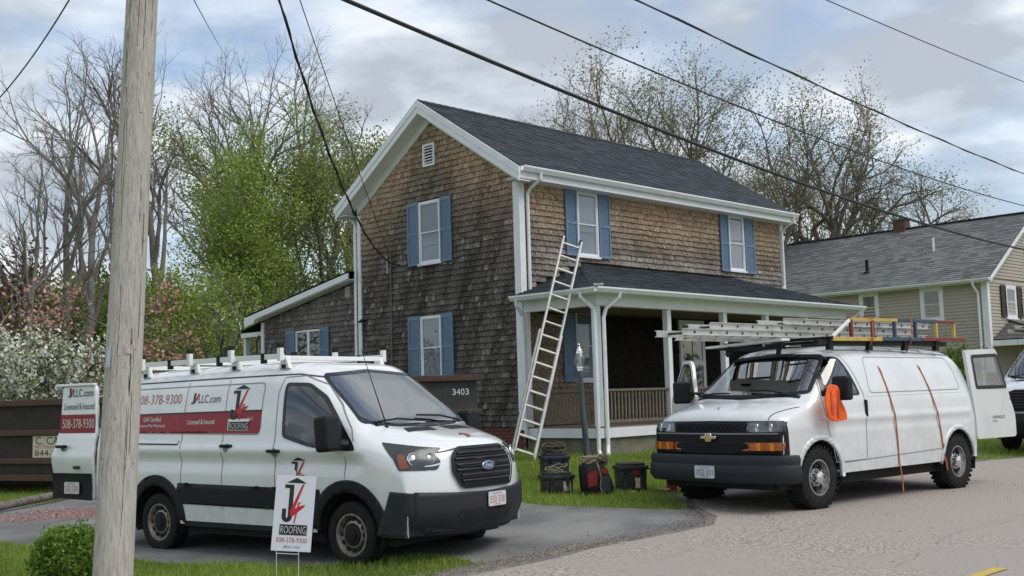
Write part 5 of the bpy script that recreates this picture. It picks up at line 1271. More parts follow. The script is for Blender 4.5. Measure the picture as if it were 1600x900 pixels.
MB().box((-.05, -.05, .5), (.14, -.0, NE-.1)).build('corner_board', MT['trim'], nb); MB().box((-.05, 0, .5), (-.0, .16, NE-.1)).build('corner_board', MT['trim'], nb)
spout([(-no-.05, .30, ez-.1), (-no-.02, .30, ez-.25), (-.1, .26, ez-.5), (-.09, .26, ez-.62), (-.09, .26, .6)], parent=nb, r=.045)
for u0, u1, z0, z1 in ((1.52, 2.36, 3.92, 5.10), (3.95, 4.72, 4.02, 5.12), (6.4, 7.15, 4.02, 5.12)):
    window(NG, nb, u0, u1, z0, z1, casing=.13, dark=True)
window(NR, nb, 1.40, 2.30, 3.92, 5.08, casing=.13, dark=False); shutter(NR, nb, 1.0, 1.38, 3.95, 5.05, MT['brown_sh']); shutter(NR, nb, 2.32, 2.70, 3.95, 5.05, MT['brown_sh'])
window(NR, nb, 3.25, 4.1, 5.95, 6.75, casing=.12, dark=False)
window(NG, nb, 1.5, 2.4, 1.3, 2.7, casing=.13, dark=True); window(NG, nb, 4.2, 5.2, 1.3, 2.7, casing=.13, dark=True)
# chimney: bricks too fine to pick apart at this distance
ch = MB().box((NM-.22, 4.55, az-.4), (NM+.22, 5.05, az+.36)).build('chimney', mat('chimney_brick', (.14, .07, .055), .9, noise=(14, (.07, .045, .04), .4, .65), bump=(30, .6, .02)), nb)
MB().box((NM-.26, 4.51, az+.36), (NM+.26, 5.09, az+.43)).build('chimney_cap', MT['concrete'], ch)
MB().tube([(NM+.0, 4.8, az+.43), (NM+.0, 4.8, az+.56)], .09, 8).build('flue', MT['rust'], ch)
def onroof(a): return ez+SN*(a+no)
MB().tube([(1.75, 2.6, onroof(1.75)-.05), (1.75, 2.6, onroof(1.75)+.50)], .045, 8).build('vent_pipe', MT['print_w'], roof_n)
MB().tube([(.75, 4.75, onroof(.75)-.05), (.75, 4.75, onroof(.75)+.50)], .065, 8).lathe([(.15, 0), (.09, .06)], 10, c=(.75, 4.75, onroof(.75))).build('vent_pipe', MT['black'], roof_n)
# hip roof over the neighbour's front porch
hp = MB(); e_ = 3.15; tp = 3.85
hv = [(.15, -2.4, e_), (NW-.2, -2.4, e_), (NW-.2, -.02, e_), (.15, -.02, e_), (1.7, -.02, tp), (NW-1.8, -.02, tp)]
pnr = MB().add(hv, [(0, 1, 5, 4), (3, 0, 4), (1, 2, 5)]).add([(a, b, c-.12) for a, b, c in hv[:4]], [(3, 2, 1, 0)]).build('porch_roof', MT['roof_t'], nb)
for a, b in ((0, 4), (1, 5)): hp.beam(Vector(hv[a])+Vector((0, 0, .02)), Vector(hv[b])+Vector((0, 0, .02)), .22, .03)
roof_face(hp, (hv[0], hv[1], hv[5], hv[4]), (0, -.7, 2.4), rgn, .15, .34, lift=.004); roof_face(hp, (hv[3], hv[0], hv[4], hv[4]), (-.7, 0, 1.55), rgn, .15, .34, lift=.004)
tag(hp.build('porch_roof_shingles', MT['roof_t'], pnr), kind='stuff')
MB().box((.12, -2.43, e_-.22), (NW-.17, -2.39, e_-.03)).build('porch_fascia', MT['trim'], nb); MB().box((.12, -2.39, e_-.221), (.16, -.03, e_-.031)).build('porch_fascia', MT['trim'], nb)
for a in (.25, 2.5, 4.8, NW-.35): MB().box((a-.06, -2.36, .3), (a+.06, -2.24, e_-.2)).build('porch_post', MT['trim'], nb)
MB().box((.15, -2.4, .2), (NW-.2, -.03, .75)).build('porch_base', MT['concrete'], nb)

# ------------------------------------------------------------------ ladder leaning on the porch gutter
lf_ = ground_at(815, 721); lt_ = at(893, 376, 21.95)
lad = empty('leaning_ladder', lf_, 0, 'long aluminium extension ladder leaning against the porch gutter beside the house corner', 'ladder')
ax = (lt_-lf_); LL = ax.length; ax.normalize(); sd = Vector((.95, .31, 0)); sd = (sd-ax*sd.dot(ax)).normalized(); nn = sd.cross(ax).normalized()
if nn.y > 0: nn = -nn
def lp(a, s, n=0.): return ax*a+sd*s+nn*n
hw = .185; nr = 15
for sec, (a0, a1, hw_, no_) in enumerate(((0, LL*.56, hw+.02, .0), (.12, LL, hw-.012, .06))):
    for s in (-1, 1):
        r_ = MB()
        def chan(u0, u1, n0, n1):
            q = [lp(a, s*u, n+no_) for a in (a0, a1) for u, n in ((u0, n0), (u1, n0), (u1, n1), (u0, n1))]
            r_.add(q, [(0, 1, 2, 3), (7, 6, 5, 4), (0, 4, 5, 1), (1, 5, 6, 2), (2, 6, 7, 3), (3, 7, 4, 0)])
        chan(hw_-.004, hw_+.004, -.038, .038); chan(hw_, hw_+.030, -.038, -.030); chan(hw_, hw_+.030, .030, .038)
        r_.build('rail', MT['alum'], lad)
        if sec == 0: MB().box((-.05, -.06, 0), (.05, .06, .03), Matrix.Translation(lp(0.02, s*hw_))).build('foot', MT['black'], lad)
        else: MB().tube([lp(LL-.06, s*hw_, no_), lp(LL+.03, s*hw_, no_)], .034, 8).build('end_cap', MT['black'], lad)
for k in range(nr+1):
    a = .16+k*(LL-.3)/nr
    MB().tube([lp(a, -hw-.012, .06), lp(a, hw+.012, .06)], .021, 8).build('rung', MT['alum'], lad)
    if a < LL*.55: MB().tube([lp(a+.04, -hw-.03, 0), lp(a+.04, hw+.03, 0)], .017, 8).build('rung', MT['alum_d'], lad)
# bits of white drain pipe lying by the porch
for (p, q, l_) in (((848, 702), (832, 699), 'short white drain pipe lying on the grass left of the lamp post'), ((884, 708), (925, 705), 'white drain pipe lying on the grass behind the lamp post')):
    a, b = ground_at(*p), ground_at(*q); o = MB().tube([a+Vector((0, 0, .05)), a.lerp(b, .5)+Vector((0, .02, .055)), b+Vector((0, 0, .05))], .04, 8).build('drain_pipe', MT['gutter'], None, smooth=True); tag(o, l_, 'pipe')

# ------------------------------------------------------------------ lamp post
lb = ground_at(918, 721); ltop = at(906, 578, lb.y)
lamp = empty('lamp_post', lb, 0, 'dark lamp post with a clear glass lantern on the lawn before the porch', 'lamp post')
tv = ltop-lb
MB().tube([(0, 0, -.1), tv*.2, tv*.42, tv*.5+Vector((-.012, 0, 0)), tv*.75, tv], [.062, .058, .055, .047, .045, .045], 12).build('post', mat('post_paint', (.075, .085, .10), .5, noise=(12, (.05, .055, .06), .45, .7)), lamp, smooth=True)
c = tv
MB().lathe([(.05, -.02), (.05, .03), (.065, .035), (.06, .06), (.04, .065)], 16, c=c).build('collar', MT['chrome'], lamp, smooth=True)
MB().lathe([(.05, .06), (.085, .12), (.10, .19), (.085, .25), (.055, .29)], 20, c=c).build('globe', MT['lens'], lamp, smooth=True)
MB().lathe([(.03, .06), (.034, .12), (.03, .24)], 12, c=c).build('candle', mat('lamp_core', (.62, .60, .55), .4), lamp, smooth=True)
MB().lathe([(.062, .28), (.066, .30), (.05, .36), (.02, .41), (.012, .43), (.022, .455), (.012, .475), (0, .48)], 16, c=c).build('finial', MT['chrome'], lamp, smooth=True)

# ------------------------------------------------------------------ tool boxes and bag on the lawn
MT['box_k'] = mat('toolbox_black', (.020, .021, .023), .45, noise=(8, (.05, .048, .045), .55, .8))
MT['box_b'] = mat('toolbox_navy', (.022, .030, .045), .5)
MT['rope'] = mat('rope_tan', (.30, .24, .16), .9, noise=(25, (.17, .13, .09), .4, .65))
MT['hose'] = mat('hose_brown', (.10, .075, .055), .85, noise=(20, (.05, .04, .035), .4, .65))
MT['bag_r'] = mat('bag_red', (.22, .012, .015), .8, bump=(40, .3, .006))
MT['sticker'] = mat('sticker_cream', (.58, .46, .27), .6, noise=(28, (.12, .05, .04), .50, .62))
MT['sticker_w'] = mat('sticker_white', (.52, .52, .44), .6, noise=(24, (.12, .17, .08), .50, .62))
def coil(parent, c, R, n, m, seed, name='rope_coil', flat=.5, r=.012):
    rr = random.Random(seed); mb = MB()
    for k in range(n):
        rx, ry = R*rr.uniform(.6, 1), R*rr.uniform(.4, .8); ph = rr.random()*6; tz = rr.uniform(-.3, .3); tx = rr.uniform(-.3, .3); oz = rr.uniform(0, .08)
        mb.tube([Vector(c)+Vector((rx*math.cos(t+ph), ry*math.sin(t+ph), oz+rx*tz*math.cos(t)+ry*tx*math.sin(t)+.012*math.sin(5*t+k))) for t in np.linspace(0, 2*PI, 17)], r, 5, cap=False)
    return mb.build(name, m, parent, smooth=True)
def toolbox(px, py, rz, w, d, h, m, label, lid=.10, back=0.):
    p = ground_at(px, py); t = empty('tool_box', p+Vector((0, back, 0)), rz, label, 'tool box', 'tool boxes on the lawn')
    mb = MB(); q = .94
    mb.add([(-w/2*q, -d/2*q, 0), (w/2*q, -d/2*q, 0), (w/2*q, d/2*q, 0), (-w/2*q, d/2*q, 0), (-w/2, -d/2, h-lid), (w/2, -d/2, h-lid), (w/2, d/2, h-lid), (-w/2, d/2, h-lid)], [(0, 3, 2, 1), (4, 5, 6, 7), (0, 1, 5, 4), (1, 2, 6, 5), (2, 3, 7, 6), (3, 0, 4, 7)])
    mb.build('box_body', m, t, smooth=True, bevel=.018)
    for x in (-w*.3, w*.3):
        MB().box((x-.03, -d/2-.010, .02), (x+.03, -d/2+.02, h-lid-.02)).build('rib', m, t, bevel=.006)
    MB().box((-w/2-.018, -d/2-.018, h-lid+.002), (w/2+.018, d/2+.018, h-lid*.35)).build('lid_rim', m, t, smooth=True, bevel=.014)
    MB().box((-w/2+.02, -d/2+.02, h-lid*.35), (w/2-.02, d/2-.02, h)).build('lid', m, t, smooth=True, bevel=.02)
    for x in (-w*.28, w*.28): MB().box((x-.025, -d/2-.028, h-lid-.05), (x+.025, -d/2-.004, h-lid+.04)).build('latch', MT['black_gloss'], t, bevel=.006)
    return t
tb = toolbox(870, 771, .28, .41, .30, .30, MT['box_k'], 'low black tool box with a white sticker standing in front of the navy one')
MB().box((.05, -.160, .04), (.16, -.150, .17)).build('sticker', MT['sticker_w'], tb); MB().box((-.19, -.14, .05), (-.180, .08, .17)).build('sticker', MT['sticker_w'], tb)
coil(tb, (0, 0, .30), .17, 3, MT['rope'], 3, 'cord', r=.008)
tb = toolbox(867, 752, .20, .39, .36, .43, MT['box_b'], 'tall navy tool box with a coil of hose piled on top')
coil(tb, (0, 0, .46), .18, 16, MT['hose'], 5, 'hose_coil', r=.016)
tb = toolbox(986, 767, .18, .40, .34, .40, MT['box_k'], 'black lidded tool box with a red and cream label, rightmost of the boxes')
MB().box((-.02, -.176, .27), (.15, -.168, .315)).build('sticker', MT['bag_r'], tb); MB().box((.0, -.177, .235), (.13, -.169, .262)).build('sticker', MT['bag_r'], tb); MB().box((.02, -.173, .05), (.135, -.165, .20)).build('sticker', MT['sticker'], tb)
MB().tube([(.22, -.05, .33), (.29, -.05, .30), (.28, -.05, .24)], .012, 6).build('bail', MT['black'], tb)
p = ground_at(931, 773); bag = empty('tool_bag', p, .25, 'red and black tool bag bulging with rope between the tool boxes', 'tool bag')
bm_ = MB(); prof = [(.21, .17, 0, .03), (.22, .18, .10, .02), (.21, .17, .22, .0), (.19, .15, .34, -.03), (.16, .12, .42, -.05)]; vs = []
for wx, wy_, z, ox in prof:
    for t in np.linspace(0, 2*PI, 20, endpoint=False):
        vs.append((ox+wx*math.copysign(abs(math.cos(t))**.5, math.cos(t)), wy_*math.copysign(abs(math.sin(t))**.5, math.sin(t)), z+.008*math.sin(t*5+z*30)))
bm_.add(vs, [(i*20+j, i*20+(j+1) % 20, (i+1)*20+(j+1) % 20, (i+1)*20+j) for i in range(4) for j in range(20)]+[tuple(range(80, 100))]); bm_.build('bag_body', MT['black'], bag, smooth=True)
def bagp(u, z): return Vector((u, -.188-.004+.12*max(0, z-.2)**1.2*.6, z))
for poly, m, nm in (([(-.17, .12), (-.04, .14), (-.03, .36), (-.17, .31)], MT['bag_r'], 'red_panel'), ([(.03, .30), (.14, .30), (.12, .37), (.03, .37)], MT['bag_r'], 'red_panel'), ([(.02, .05), (.16, .05), (.15, .27), (.03, .27)], MT['box_b'], 'pocket')):
    v_, f_ = tri_fill(rnd(poly, .02), (), .05); MB().add([bagp(a, b)-Vector((0, .006, 0)) for a, b in v_], f_).build(nm, m, bag)
coil(bag, (-.06, -.0, .43), .15, 16, MT['rope'], 8, 'rope_coil', r=.013); coil(bag, (.05, -.02, .42), .13, 8, MT['hose'], 9, 'hose_coil', r=.014)
MB().tube([(-.02, -.16, .46), (-.01, -.20, .38), (.02, -.205, .24), (.0, -.21, .12), (.03, -.21, .03)], .010, 5).build('loose_rope', MT['rope'], bag)
p = ground_at(1050, 768); rb = empty('red_can', p, .2, 'small red fuel can on the grass by the front wheel of the ladder van', 'can')
rbox((-.065, -.06, 0), (.065, .06, .21), 'can_body', mat('can_red', (.30, .02, .03), .5), rb, .02); MB().tube([(.0, 0, .21), (.01, 0, .25)], .02, 8).build('spout', MT['black'], rb); MB().tube([(-.05, 0, .21), (-.04, 0, .25), (.0, 0, .255)], .01, 6).build('handle', MT['black'], rb)
for (a_, b_, l_) in (((1023, 740), (1037, 734), 'short pale wood offcut tilted in the grass beside the ladder van bumper'), ((1022, 766), (1046, 771), 'thin pale stick lying on the grass by the red can'), ((985, 771), (992, 775), 'scrap of pale debris on the grass below the rightmost tool box')):
    a, b = ground_at(*a_), ground_at(*b_); o = MB().beam(a+Vector((0, 0, .03)), b+Vector((0, 0, .06)), .03, .02).build('wood_scrap', mat('pale_wood', (.50, .40, .26), .8), None); tag(o, l_, 'wood scrap')

# ------------------------------------------------------------------ yard sign
SY = 9.03
sc_ = [at(*p, SY) for p in ((423, 860), (485, 863), (493, 742), (433, 742))]
ys_ = empty('yard_sign', (sc_[0]+sc_[1])/2*1.0, 0, 'tall white yard sign with a roofing company logo on wire legs in the grass', 'yard sign')
o_ = sc_[0]-ys_.location; rt = (sc_[1]-sc_[0]); up_ = (sc_[3]-sc_[0]); sw_, sh_ = rt.length, up_.length; rt.normalize(); up_.normalize(); nn_ = rt.cross(up_).normalized()
pn = MB().prism([(0, 0), (sw_, 0), (sw_, sh_), (0, sh_)], o_, rt, up_, nn_*-.006).build('panel', mat('sign_white', (.66, .70, .74), .5), ys_)
mp_ = lambda a, b, d: o_+rt*a+up_*b+nn_*(.001+d)
it = logo2d(sw_*.16, sh_*.215, sw_*.72, sh_*.76)
put_print(it, mp_, pn, 'logo')
put_print([(text2d('508-378-9300', sw_*.78, sh_*.065, sw_*.11, sh_*.115), 'o'), (text2d('J4LLC.com', sw_*.42, sh_*.042, sw_*.30, sh_*.035), 'k')], mp_, pn)
gz_ = gzf(ys_.location.x, ys_.location.y)-ys_.location.z
for s in (.14, .70):
    p = mp_(sw_*s, 0, -.004); MB().tube([p+up_*.15, p, Vector((p.x-.004, p.y, gz_-.05))], .0035, 5).build('wire_leg', MT['alum'], ys_)
MB().tube([mp_(sw_*.14, -.02, -.004), mp_(sw_*.70, -.02, -.004)], .0035, 5).build('wire_brace', MT['alum'], ys_)

# ------------------------------------------------------------------ dumpsters
def dumpster(name, loc, rz, Lx, Wy, Hz, label, body, rail, ribs=True):
    t = empty(name, loc, rz, label, 'dumpster', 'dumpsters by the driveway')
    MB().box((0, 0, .14), (Lx, .06, Hz)).build('side_wall', body, t); MB().box((0, Wy-.06, .14), (Lx, Wy, Hz)).build('side_wall', body, t)
    MB().box((0, .06, .14), (.06, Wy-.06, Hz)).build('end_wall', body, t); MB().box((Lx-.06, .06, .14), (Lx, Wy-.06, Hz)).build('end_wall', body, t)
    MB().box((.06, .06, .14), (Lx-.06, Wy-.06, .22)).build('floor', body, t)
    for y in (.4, Wy-.5): MB().box((.1, y, 0), (Lx-.1, y+.1, .14)).build('skid', body, t)
    for z0, z1, d in ((Hz-.03, Hz+.09, .08), (Hz*.62, Hz*.62+.11, .07), (Hz*.28, Hz*.28+.11, .07), (.12, .24, .07)):
        MB().box((-d, -d, z0), (Lx+d, 0, z1)).build('rail', rail, t, bevel=.012)
        MB().box((-d, 0, z0+.001), (0, Wy+d, z1-.001)).build('rail', rail, t, bevel=.012); MB().box((Lx, 0, z0+.001), (Lx+d, Wy+d, z1-.001)).build('rail', rail, t, bevel=.012)
    return t
dg = ground_at(60, 770)
D1 = dumpster('dumpster', (0, 0, 0), 0, 6.4, 2.3, 1.62, 'rusty brown roll-off dumpster with a printed sign at the left edge', MT['rust'], MT['rust_rail'])
a_, b_ = at(-60, 772, 23.6), at(120, 764, 22.2); dvec = (b_-a_).normalized(); ang = math.atan2(dvec.y, dvec.x)
endp = ground_at(170, 762.5)
D1.rotation_euler = (0, 0, ang); D1.location = Vector((endp.x, endp.y, gzf(endp.x, endp.y)))-Vector((math.cos(ang), math.sin(ang), 0))*6.4
sg = MB().box((4.42, -.03, .575), (5.9, -.004, .995)).build('sign_panel', mat('dumpster_sign', (.60, .54, .42), .7, noise=(7, (.42, .27, .15), .55, .75)), D1)
mps = lambda a, b, d: Vector((a, -.031-d, b))
put_print([(text2d('C. CARNEY', 1.25, .145, 4.50, .83), 'k'), (text2d('RECYCLING SOLUTIONS', 1.2, .055, 4.50, .755), 'o'), (text2d('844-880-8', 1.05, .115, 4.48, .605), 'k')], mps, sg)
e2 = at(752, 640, 18.6)
D2 = dumpster('dumpster', (e2.x, e2.y, gzf(e2.x, e2.y)), 0, 4.6, 1.9, 1.80, 'dark grey dumpster with a rusty top rail and stencilled number behind the lettered van', mat('bin_brown_grey', (.045, .042, .040), .75, noise=(3, (.085, .07, .06), .5, .75), bump=(20, .3, .006)), MT['rust_rail'])
# its end wall with the number faces the camera; the long side runs back towards the wing
rz2 = math.radians(8); D2.rotation_euler = (0, 0, rz2); zt2 = at(715, 588, 18.6).z; hh = zt2-D2.location.z; D2.scale = (1, 1, hh/1.86)
right_end = at(745, 600, 18.6); D2.location = Vector((right_end.x, right_end.y, D2.location.z))-Vector((math.cos(rz2), math.sin(rz2), 0))*4.6
for k_, ch_ in enumerate('3403'): put_print([(text2d(ch_, .06, .12, 4.19+k_*.072, 1.50), 'w')], lambda a, b, d: Vector((a, -.004-d, b)), D2, 'digit')
# timber edging along the driveway
a, b = ground_at(-60, 812), ground_at(135, 771)
tm = MB().tube([a+Vector((0, 0, .08)), a.lerp(b, .5)+Vector((.03, 0, .09)), b+Vector((0, 0, .08))], [.075, .07, .065], 10).build('edging_log', mat('edging_wood', (.20, .175, .15), .9, noise=(10, (.09, .07, .05), .4, .65), bump=(30, .5, .01)), None, smooth=True); tag(tm, 'weathered log edging the driveway below the rusty dumpster', 'log')

# ------------------------------------------------------------------ utility pole and wires
MT['pole'] = mat('pole_wood', (.60, .56, .495), .9, noise=(11, (.40, .37, .325), .38, .66), noise2=(34, (.18, .16, .14), .62, .76), stretch=(5, 5, .22), bump=(20, 1.0, .022), spec=.15)
pb = at(172, 985, 8.8); pt = at(222, 0, 9.35); pdir = (pt-pb).normalized(); pole_top = pb+pdir*10.8
pole = empty('utility_pole', pb, 0, 'tall weathered wooden utility pole in the left foreground', 'utility pole')
NP = 40; pts = [pdir*(10.8*i/NP)-(pdir*.4 if i == 0 else Vector()) for i in range(NP+1)]
MB().tube(pts, [.152-.0062*10.8*i/NP*.72 for i in range(NP+1)], 28).build('shaft', MT['pole'], pole, smooth=True)
pr_ = lambda h: .152-.0062*h*.72
fside = Vector((-.18, -1, 0)).normalized(); sx_ = Vector((1, -.18, 0)).normalized()
def on_pole(px_, py_):
    h = (985-py_)/(985-0)*(pt-pb).length; c = pdir*h; r = pr_(h)
    return c, r
c, r = on_pole(162, 586)
th = math.radians(-115)
def pole_tag(c, r, th, w, h, m, nm):
    n = Vector((math.cos(th), math.sin(th), 0)); s = Vector((-n.y, n.x, 0))
    o = MB().prism([(-w/2, -h/2), (w/2, -h/2), (w/2, h/2), (-w/2, h/2)], c+n*(r+.002), s, pdir, n*.004).build(nm, m, pole); 
    for v_ in (-.42, .42): MB().tube([c+n*(r+.004)+pdir*h*v_, c+n*(r+.011)+pdir*h*v_], .005, 6).build('nail', MT['alum_d'], o)
    return o
pole_tag(c, r, math.radians(-122), .045, .165, mat('tag_metal', (.45, .50, .52), .35, .5), 'metal_tag')
c, r = on_pole(200, 575); pole_tag(c, r, math.radians(-58), .055, .075, MT['pole'], 'wood_block')
rrn = random.Random(4)
for k in range(46):
    h = rrn.uniform(1.0, 6.0); t = math.radians(rrn.uniform(-165, -15)); c = pdir*h; n = Vector((math.cos(t), math.sin(t), 0)); MB().tube([c+n*(pr_(h)-.004), c+n*(pr_(h)+.003)], rrn.uniform(.003, .006), 5).build('nail', MT['under'], pole)
for k in range(16):
    t = math.radians(rrn.uniform(-155, -25)); n = Vector((math.cos(t), math.sin(t), 0)); h0 = rrn.uniform(.4, 5.0); h1 = h0+rrn.uniform(.3, 1.1)
    MB().tube([pdir*h+n*(pr_(h)+.000)+Vector((rrn.uniform(-.004, .004), 0, 0)) for h in np.linspace(h0, h1, 9)], .0022, 4).build('check_crack', MT['under'], pole)
MT['wire'] = mat('cable_black', (.015, .016, .018), .6)
def wire(img, Y1, r, label, start, end=None, far=2.0, name='overhead_wire', twist=0):
    """hangs in the vertical plane from the pole towards the point seen at img[-1] (distance Y1) or a given end; sag fitted to the photo"""
    st = Vector(start); e3 = Vector(end) if end is not None else at(*img[-1], Y1)
    d = Vector((e3.x-st.x, e3.y-st.y, 0)); D = d.length; d.normalize(); n = Vector((-d.y, d.x, 0)); S_, Z_ = [], []
    for p in img:
        v = ray(*p); t = (st.x*n.x+st.y*n.y)/(v.x*n.x+v.y*n.y); S_.append((v.x*t-st.x)*d.x+(v.y*t-st.y)*d.y); Z_.append(v.z*t+CAMZ)
    if end is not None: S_.append(D); Z_.append(e3.z)
    q = np.polyfit(S_, Z_, 2 if len(S_) > 2 else 1); hi = D if end is not None else D*far
    sv = np.linspace(0, hi, 70); C3 = [Vector((st.x+d.x*s, st.y+d.y*s, float(np.polyval(q, s)))) for s in sv]
    mb = MB().tube(C3, r, 6)
    if twist: mb.tube([p+n*(.018*math.cos(i*1.3))+Vector((0, 0, .02*math.sin(i*1.3))) for i, p in enumerate(C3)], r*.8, 5)
    o = mb.build(name, MT['wire'], None, smooth=True); tag(o, label, 'wire', 'overhead wires'); return o
PT = pb+pdir*8
hg = lambda u, z, d=.06: HC+Matrix.Rotation(YH, 3, 'Z') @ G.p(u, z, d)
wire([(540, 0), (800, 108), (1050, 213), (1300, 302), (1600, 390)], 29.5, .024, 'thick black overhead cable, lowest of the four crossing in front of the roof', PT)
wire([(765, 0), (1000, 103), (1250, 207), (1450, 275), (1600, 322)], 31, .012, 'thin overhead wire, second lowest of the four crossing the sky', PT)
wire([(998, 0), (1150, 75), (1300, 145), (1450, 208), (1600, 272)], 32, .013, 'twisted pair overhead wire, third from the roof of those crossing the sky', PT, twist=1)
wire([(1292, 0), (1400, 47), (1500, 88), (1600, 128)], 30, .010, 'topmost thin wire crossing the upper right corner of the sky', PT)
wire([(437, 0), (462, 85), (495, 190), (528, 275), (562, 347)], 0, .015, 'twisted service cable drooping to the left corner of the shingled gable', PT, hg(3.82, 4.75), twist=1)
wire([(470, 0), (500, 95), (540, 215), (575, 300)], 0, .008, 'thin service wire just right of the twisted cable running to the gable wall', PT, hg(4.2, 4.98))
wire([(108, 0), (60, 75), (0, 152)], 14, .009, 'wire cutting the upper left corner of the sky', PT)
wire([(303, 0), (322, 35), (345, 75)], 40, .009, 'thin wire running off behind the bare trees right of the pole', PT)
# ------------------------------------------------------------------ trees
MT['bark'] = mat('bark_grey', (.25, .23, .21), .9, noise=(6, (.15, .135, .12), .4, .65), bump=(18, .6, .02))
MT['bark_b'] = mat('bark_brown', (.19, .165, .14), .9, noise=(6, (.115, .098, .082), .4, .65), bump=(18, .6, .02))
MT['bark_p'] = mat('bark_pale', (.22, .20, .17), .9, noise=(6, (.10, .09, .08), .4, .65), bump=(18, .5, .02))
LEAF = {'spring': leaf_mat('leaf_spring', (1, 1, 1), .4)}
def seg_mesh(name, segs):
    """segs: array rows p0(3) p1(3) r0 r1; big ones 6-sided, small 3-sided"""
    S_ = np.array(segs, float); Vs = []; Fs = []; base = 0
    for n, mask in ((7, S_[:, 6] > .05), (4, (S_[:, 6] <= .05) & (S_[:, 6] > .012)), (3, S_[:, 6] <= .012)):
        q = S_[mask]
        if not len(q): continue
        d = q[:, 3:6]-q[:, 0:3]; d /= np.linalg.norm(d, axis=1)[:, None]+1e-9
        a = np.where(np.abs(d[:, 2:3]) < .9, np.array([[0, 0, 1.]]), np.array([[1., 0, 0]])); x = np.cross(d, a); x /= np.linalg.norm(x, axis=1)[:, None]; y = np.cross(d, x)
        t = 2*PI*np.arange(n)/n; ring = x[:, None]*np.cos(t)[None, :, None]+y[:, None]*np.sin(t)[None, :, None]
        A = q[:, None, 0:3]+ring*q[:, 6][:, None, None]; B = q[:, None, 3:6]+ring*q[:, 7][:, None, None]
        V_ = np.concatenate([A, B], 1).reshape(-1, 3); k = len(q); j = np.arange(n); f = np.stack([j, (j+1) % n, (j+1) % n+n, j+n], 1)
        F_ = (np.arange(k)[:, None, None]*2*n+f[None]).reshape(-1, 4)+base; Vs.append(V_); Fs.append(F_); base += len(V_)
    return np_mesh(name, np.vstack(Vs), np.vstack(Fs))
def grow(rng, p, d, Ln, r, depth, P, segs, tips):
    ns = P['nseg'][depth]; step = Ln/ns; kids = P['kids'][depth] if depth < len(P['kids']) else 0; r1 = r*P.get('taper', .45); pos = []
    for i in range(ns):
        q = d+np.array([rng.gauss(0, 1), rng.gauss(0, 1), rng.gauss(0, .6)])*P['wander'][depth]; q[2] += P['up'][depth]; d = q/np.linalg.norm(q)
        pn = p+d*step; ra, rb = r+(r1-r)*i/ns, r+(r1-r)*(i+1)/ns; segs.append((*p, *pn, ra, rb)); p = pn; pos.append((p, d, rb, (i+1)/ns))
    if depth >= len(P['kids']): tips.append(p); return
    start = P['start'][depth]
    for k in range(kids):
        f = start+(1-start)*(k+rng.random()*.8)/kids; i = min(ns-1, int(f*ns)); b, dd, rr_, _ = pos[i]
        ang = rng.uniform(*P['ang'][depth]); az = rng.random()*2*PI+k*2.4
        a = np.cross(dd, (0, 0, 1.)) if abs(dd[2]) < .95 else np.array([1., 0, 0]); a /= np.linalg.norm(a)+1e-9; c = np.cross(dd, a)
        nd = dd*math.cos(ang)+(a*math.cos(az)+c*math.sin(az))*math.sin(ang)
        l2 = Ln*P['lr'][depth]*rng.uniform(.7, 1.2)*(1-.35*f if depth else 1-.45*(f-start)); grow(rng, b, nd, l2, min(rr_*.85, r*P['rr'][depth]), depth+1, P, segs, tips)
    tips.append(p)
BARE = dict(nseg=[9, 7, 5, 3, 2], kids=[8, 7, 6, 6], start=[.30, .25, .2, .15], ang=[(.35, .7), (.4, .8), (.4, .9), (.4, .9)], lr=[.55, .52, .5, .45], rr=[.42, .42, .42, .5], wander=[.07, .14, .18, .20, .2], up=[.05, .07, .05, .03, .02], taper=.35)
def leaves(rng, pts, per, spread, size, cols, flat=.6):
    P_ = np.asarray(pts); c = np.repeat(P_, per, 0)+rng.normal(0, spread, (len(P_)*per, 3)); n = len(c)
    u = rng.normal(0, 1, (n, 3)); u /= np.linalg.norm(u, axis=1)[:, None]; w = rng.normal(0, 1, (n, 3)); w[:, 2] *= flat; v = np.cross(u, w); v /= np.linalg.norm(v, axis=1)[:, None]+1e-9
    s = size*rng.uniform(.6, 1.3, n)[:, None]; V_ = np.stack([c-u*s, c+v*s*.55, c+u*s, c-v*s*.55], 1).reshape(-1, 3)
    cl = np.array(cols); t = cl[rng.integers(0, len(cl), n)]*rng.uniform(.65, 1.3, n)[:, None]; t = np.repeat(t, 4, 0)
    return V_, np.arange(n*4).reshape(-1, 4), t
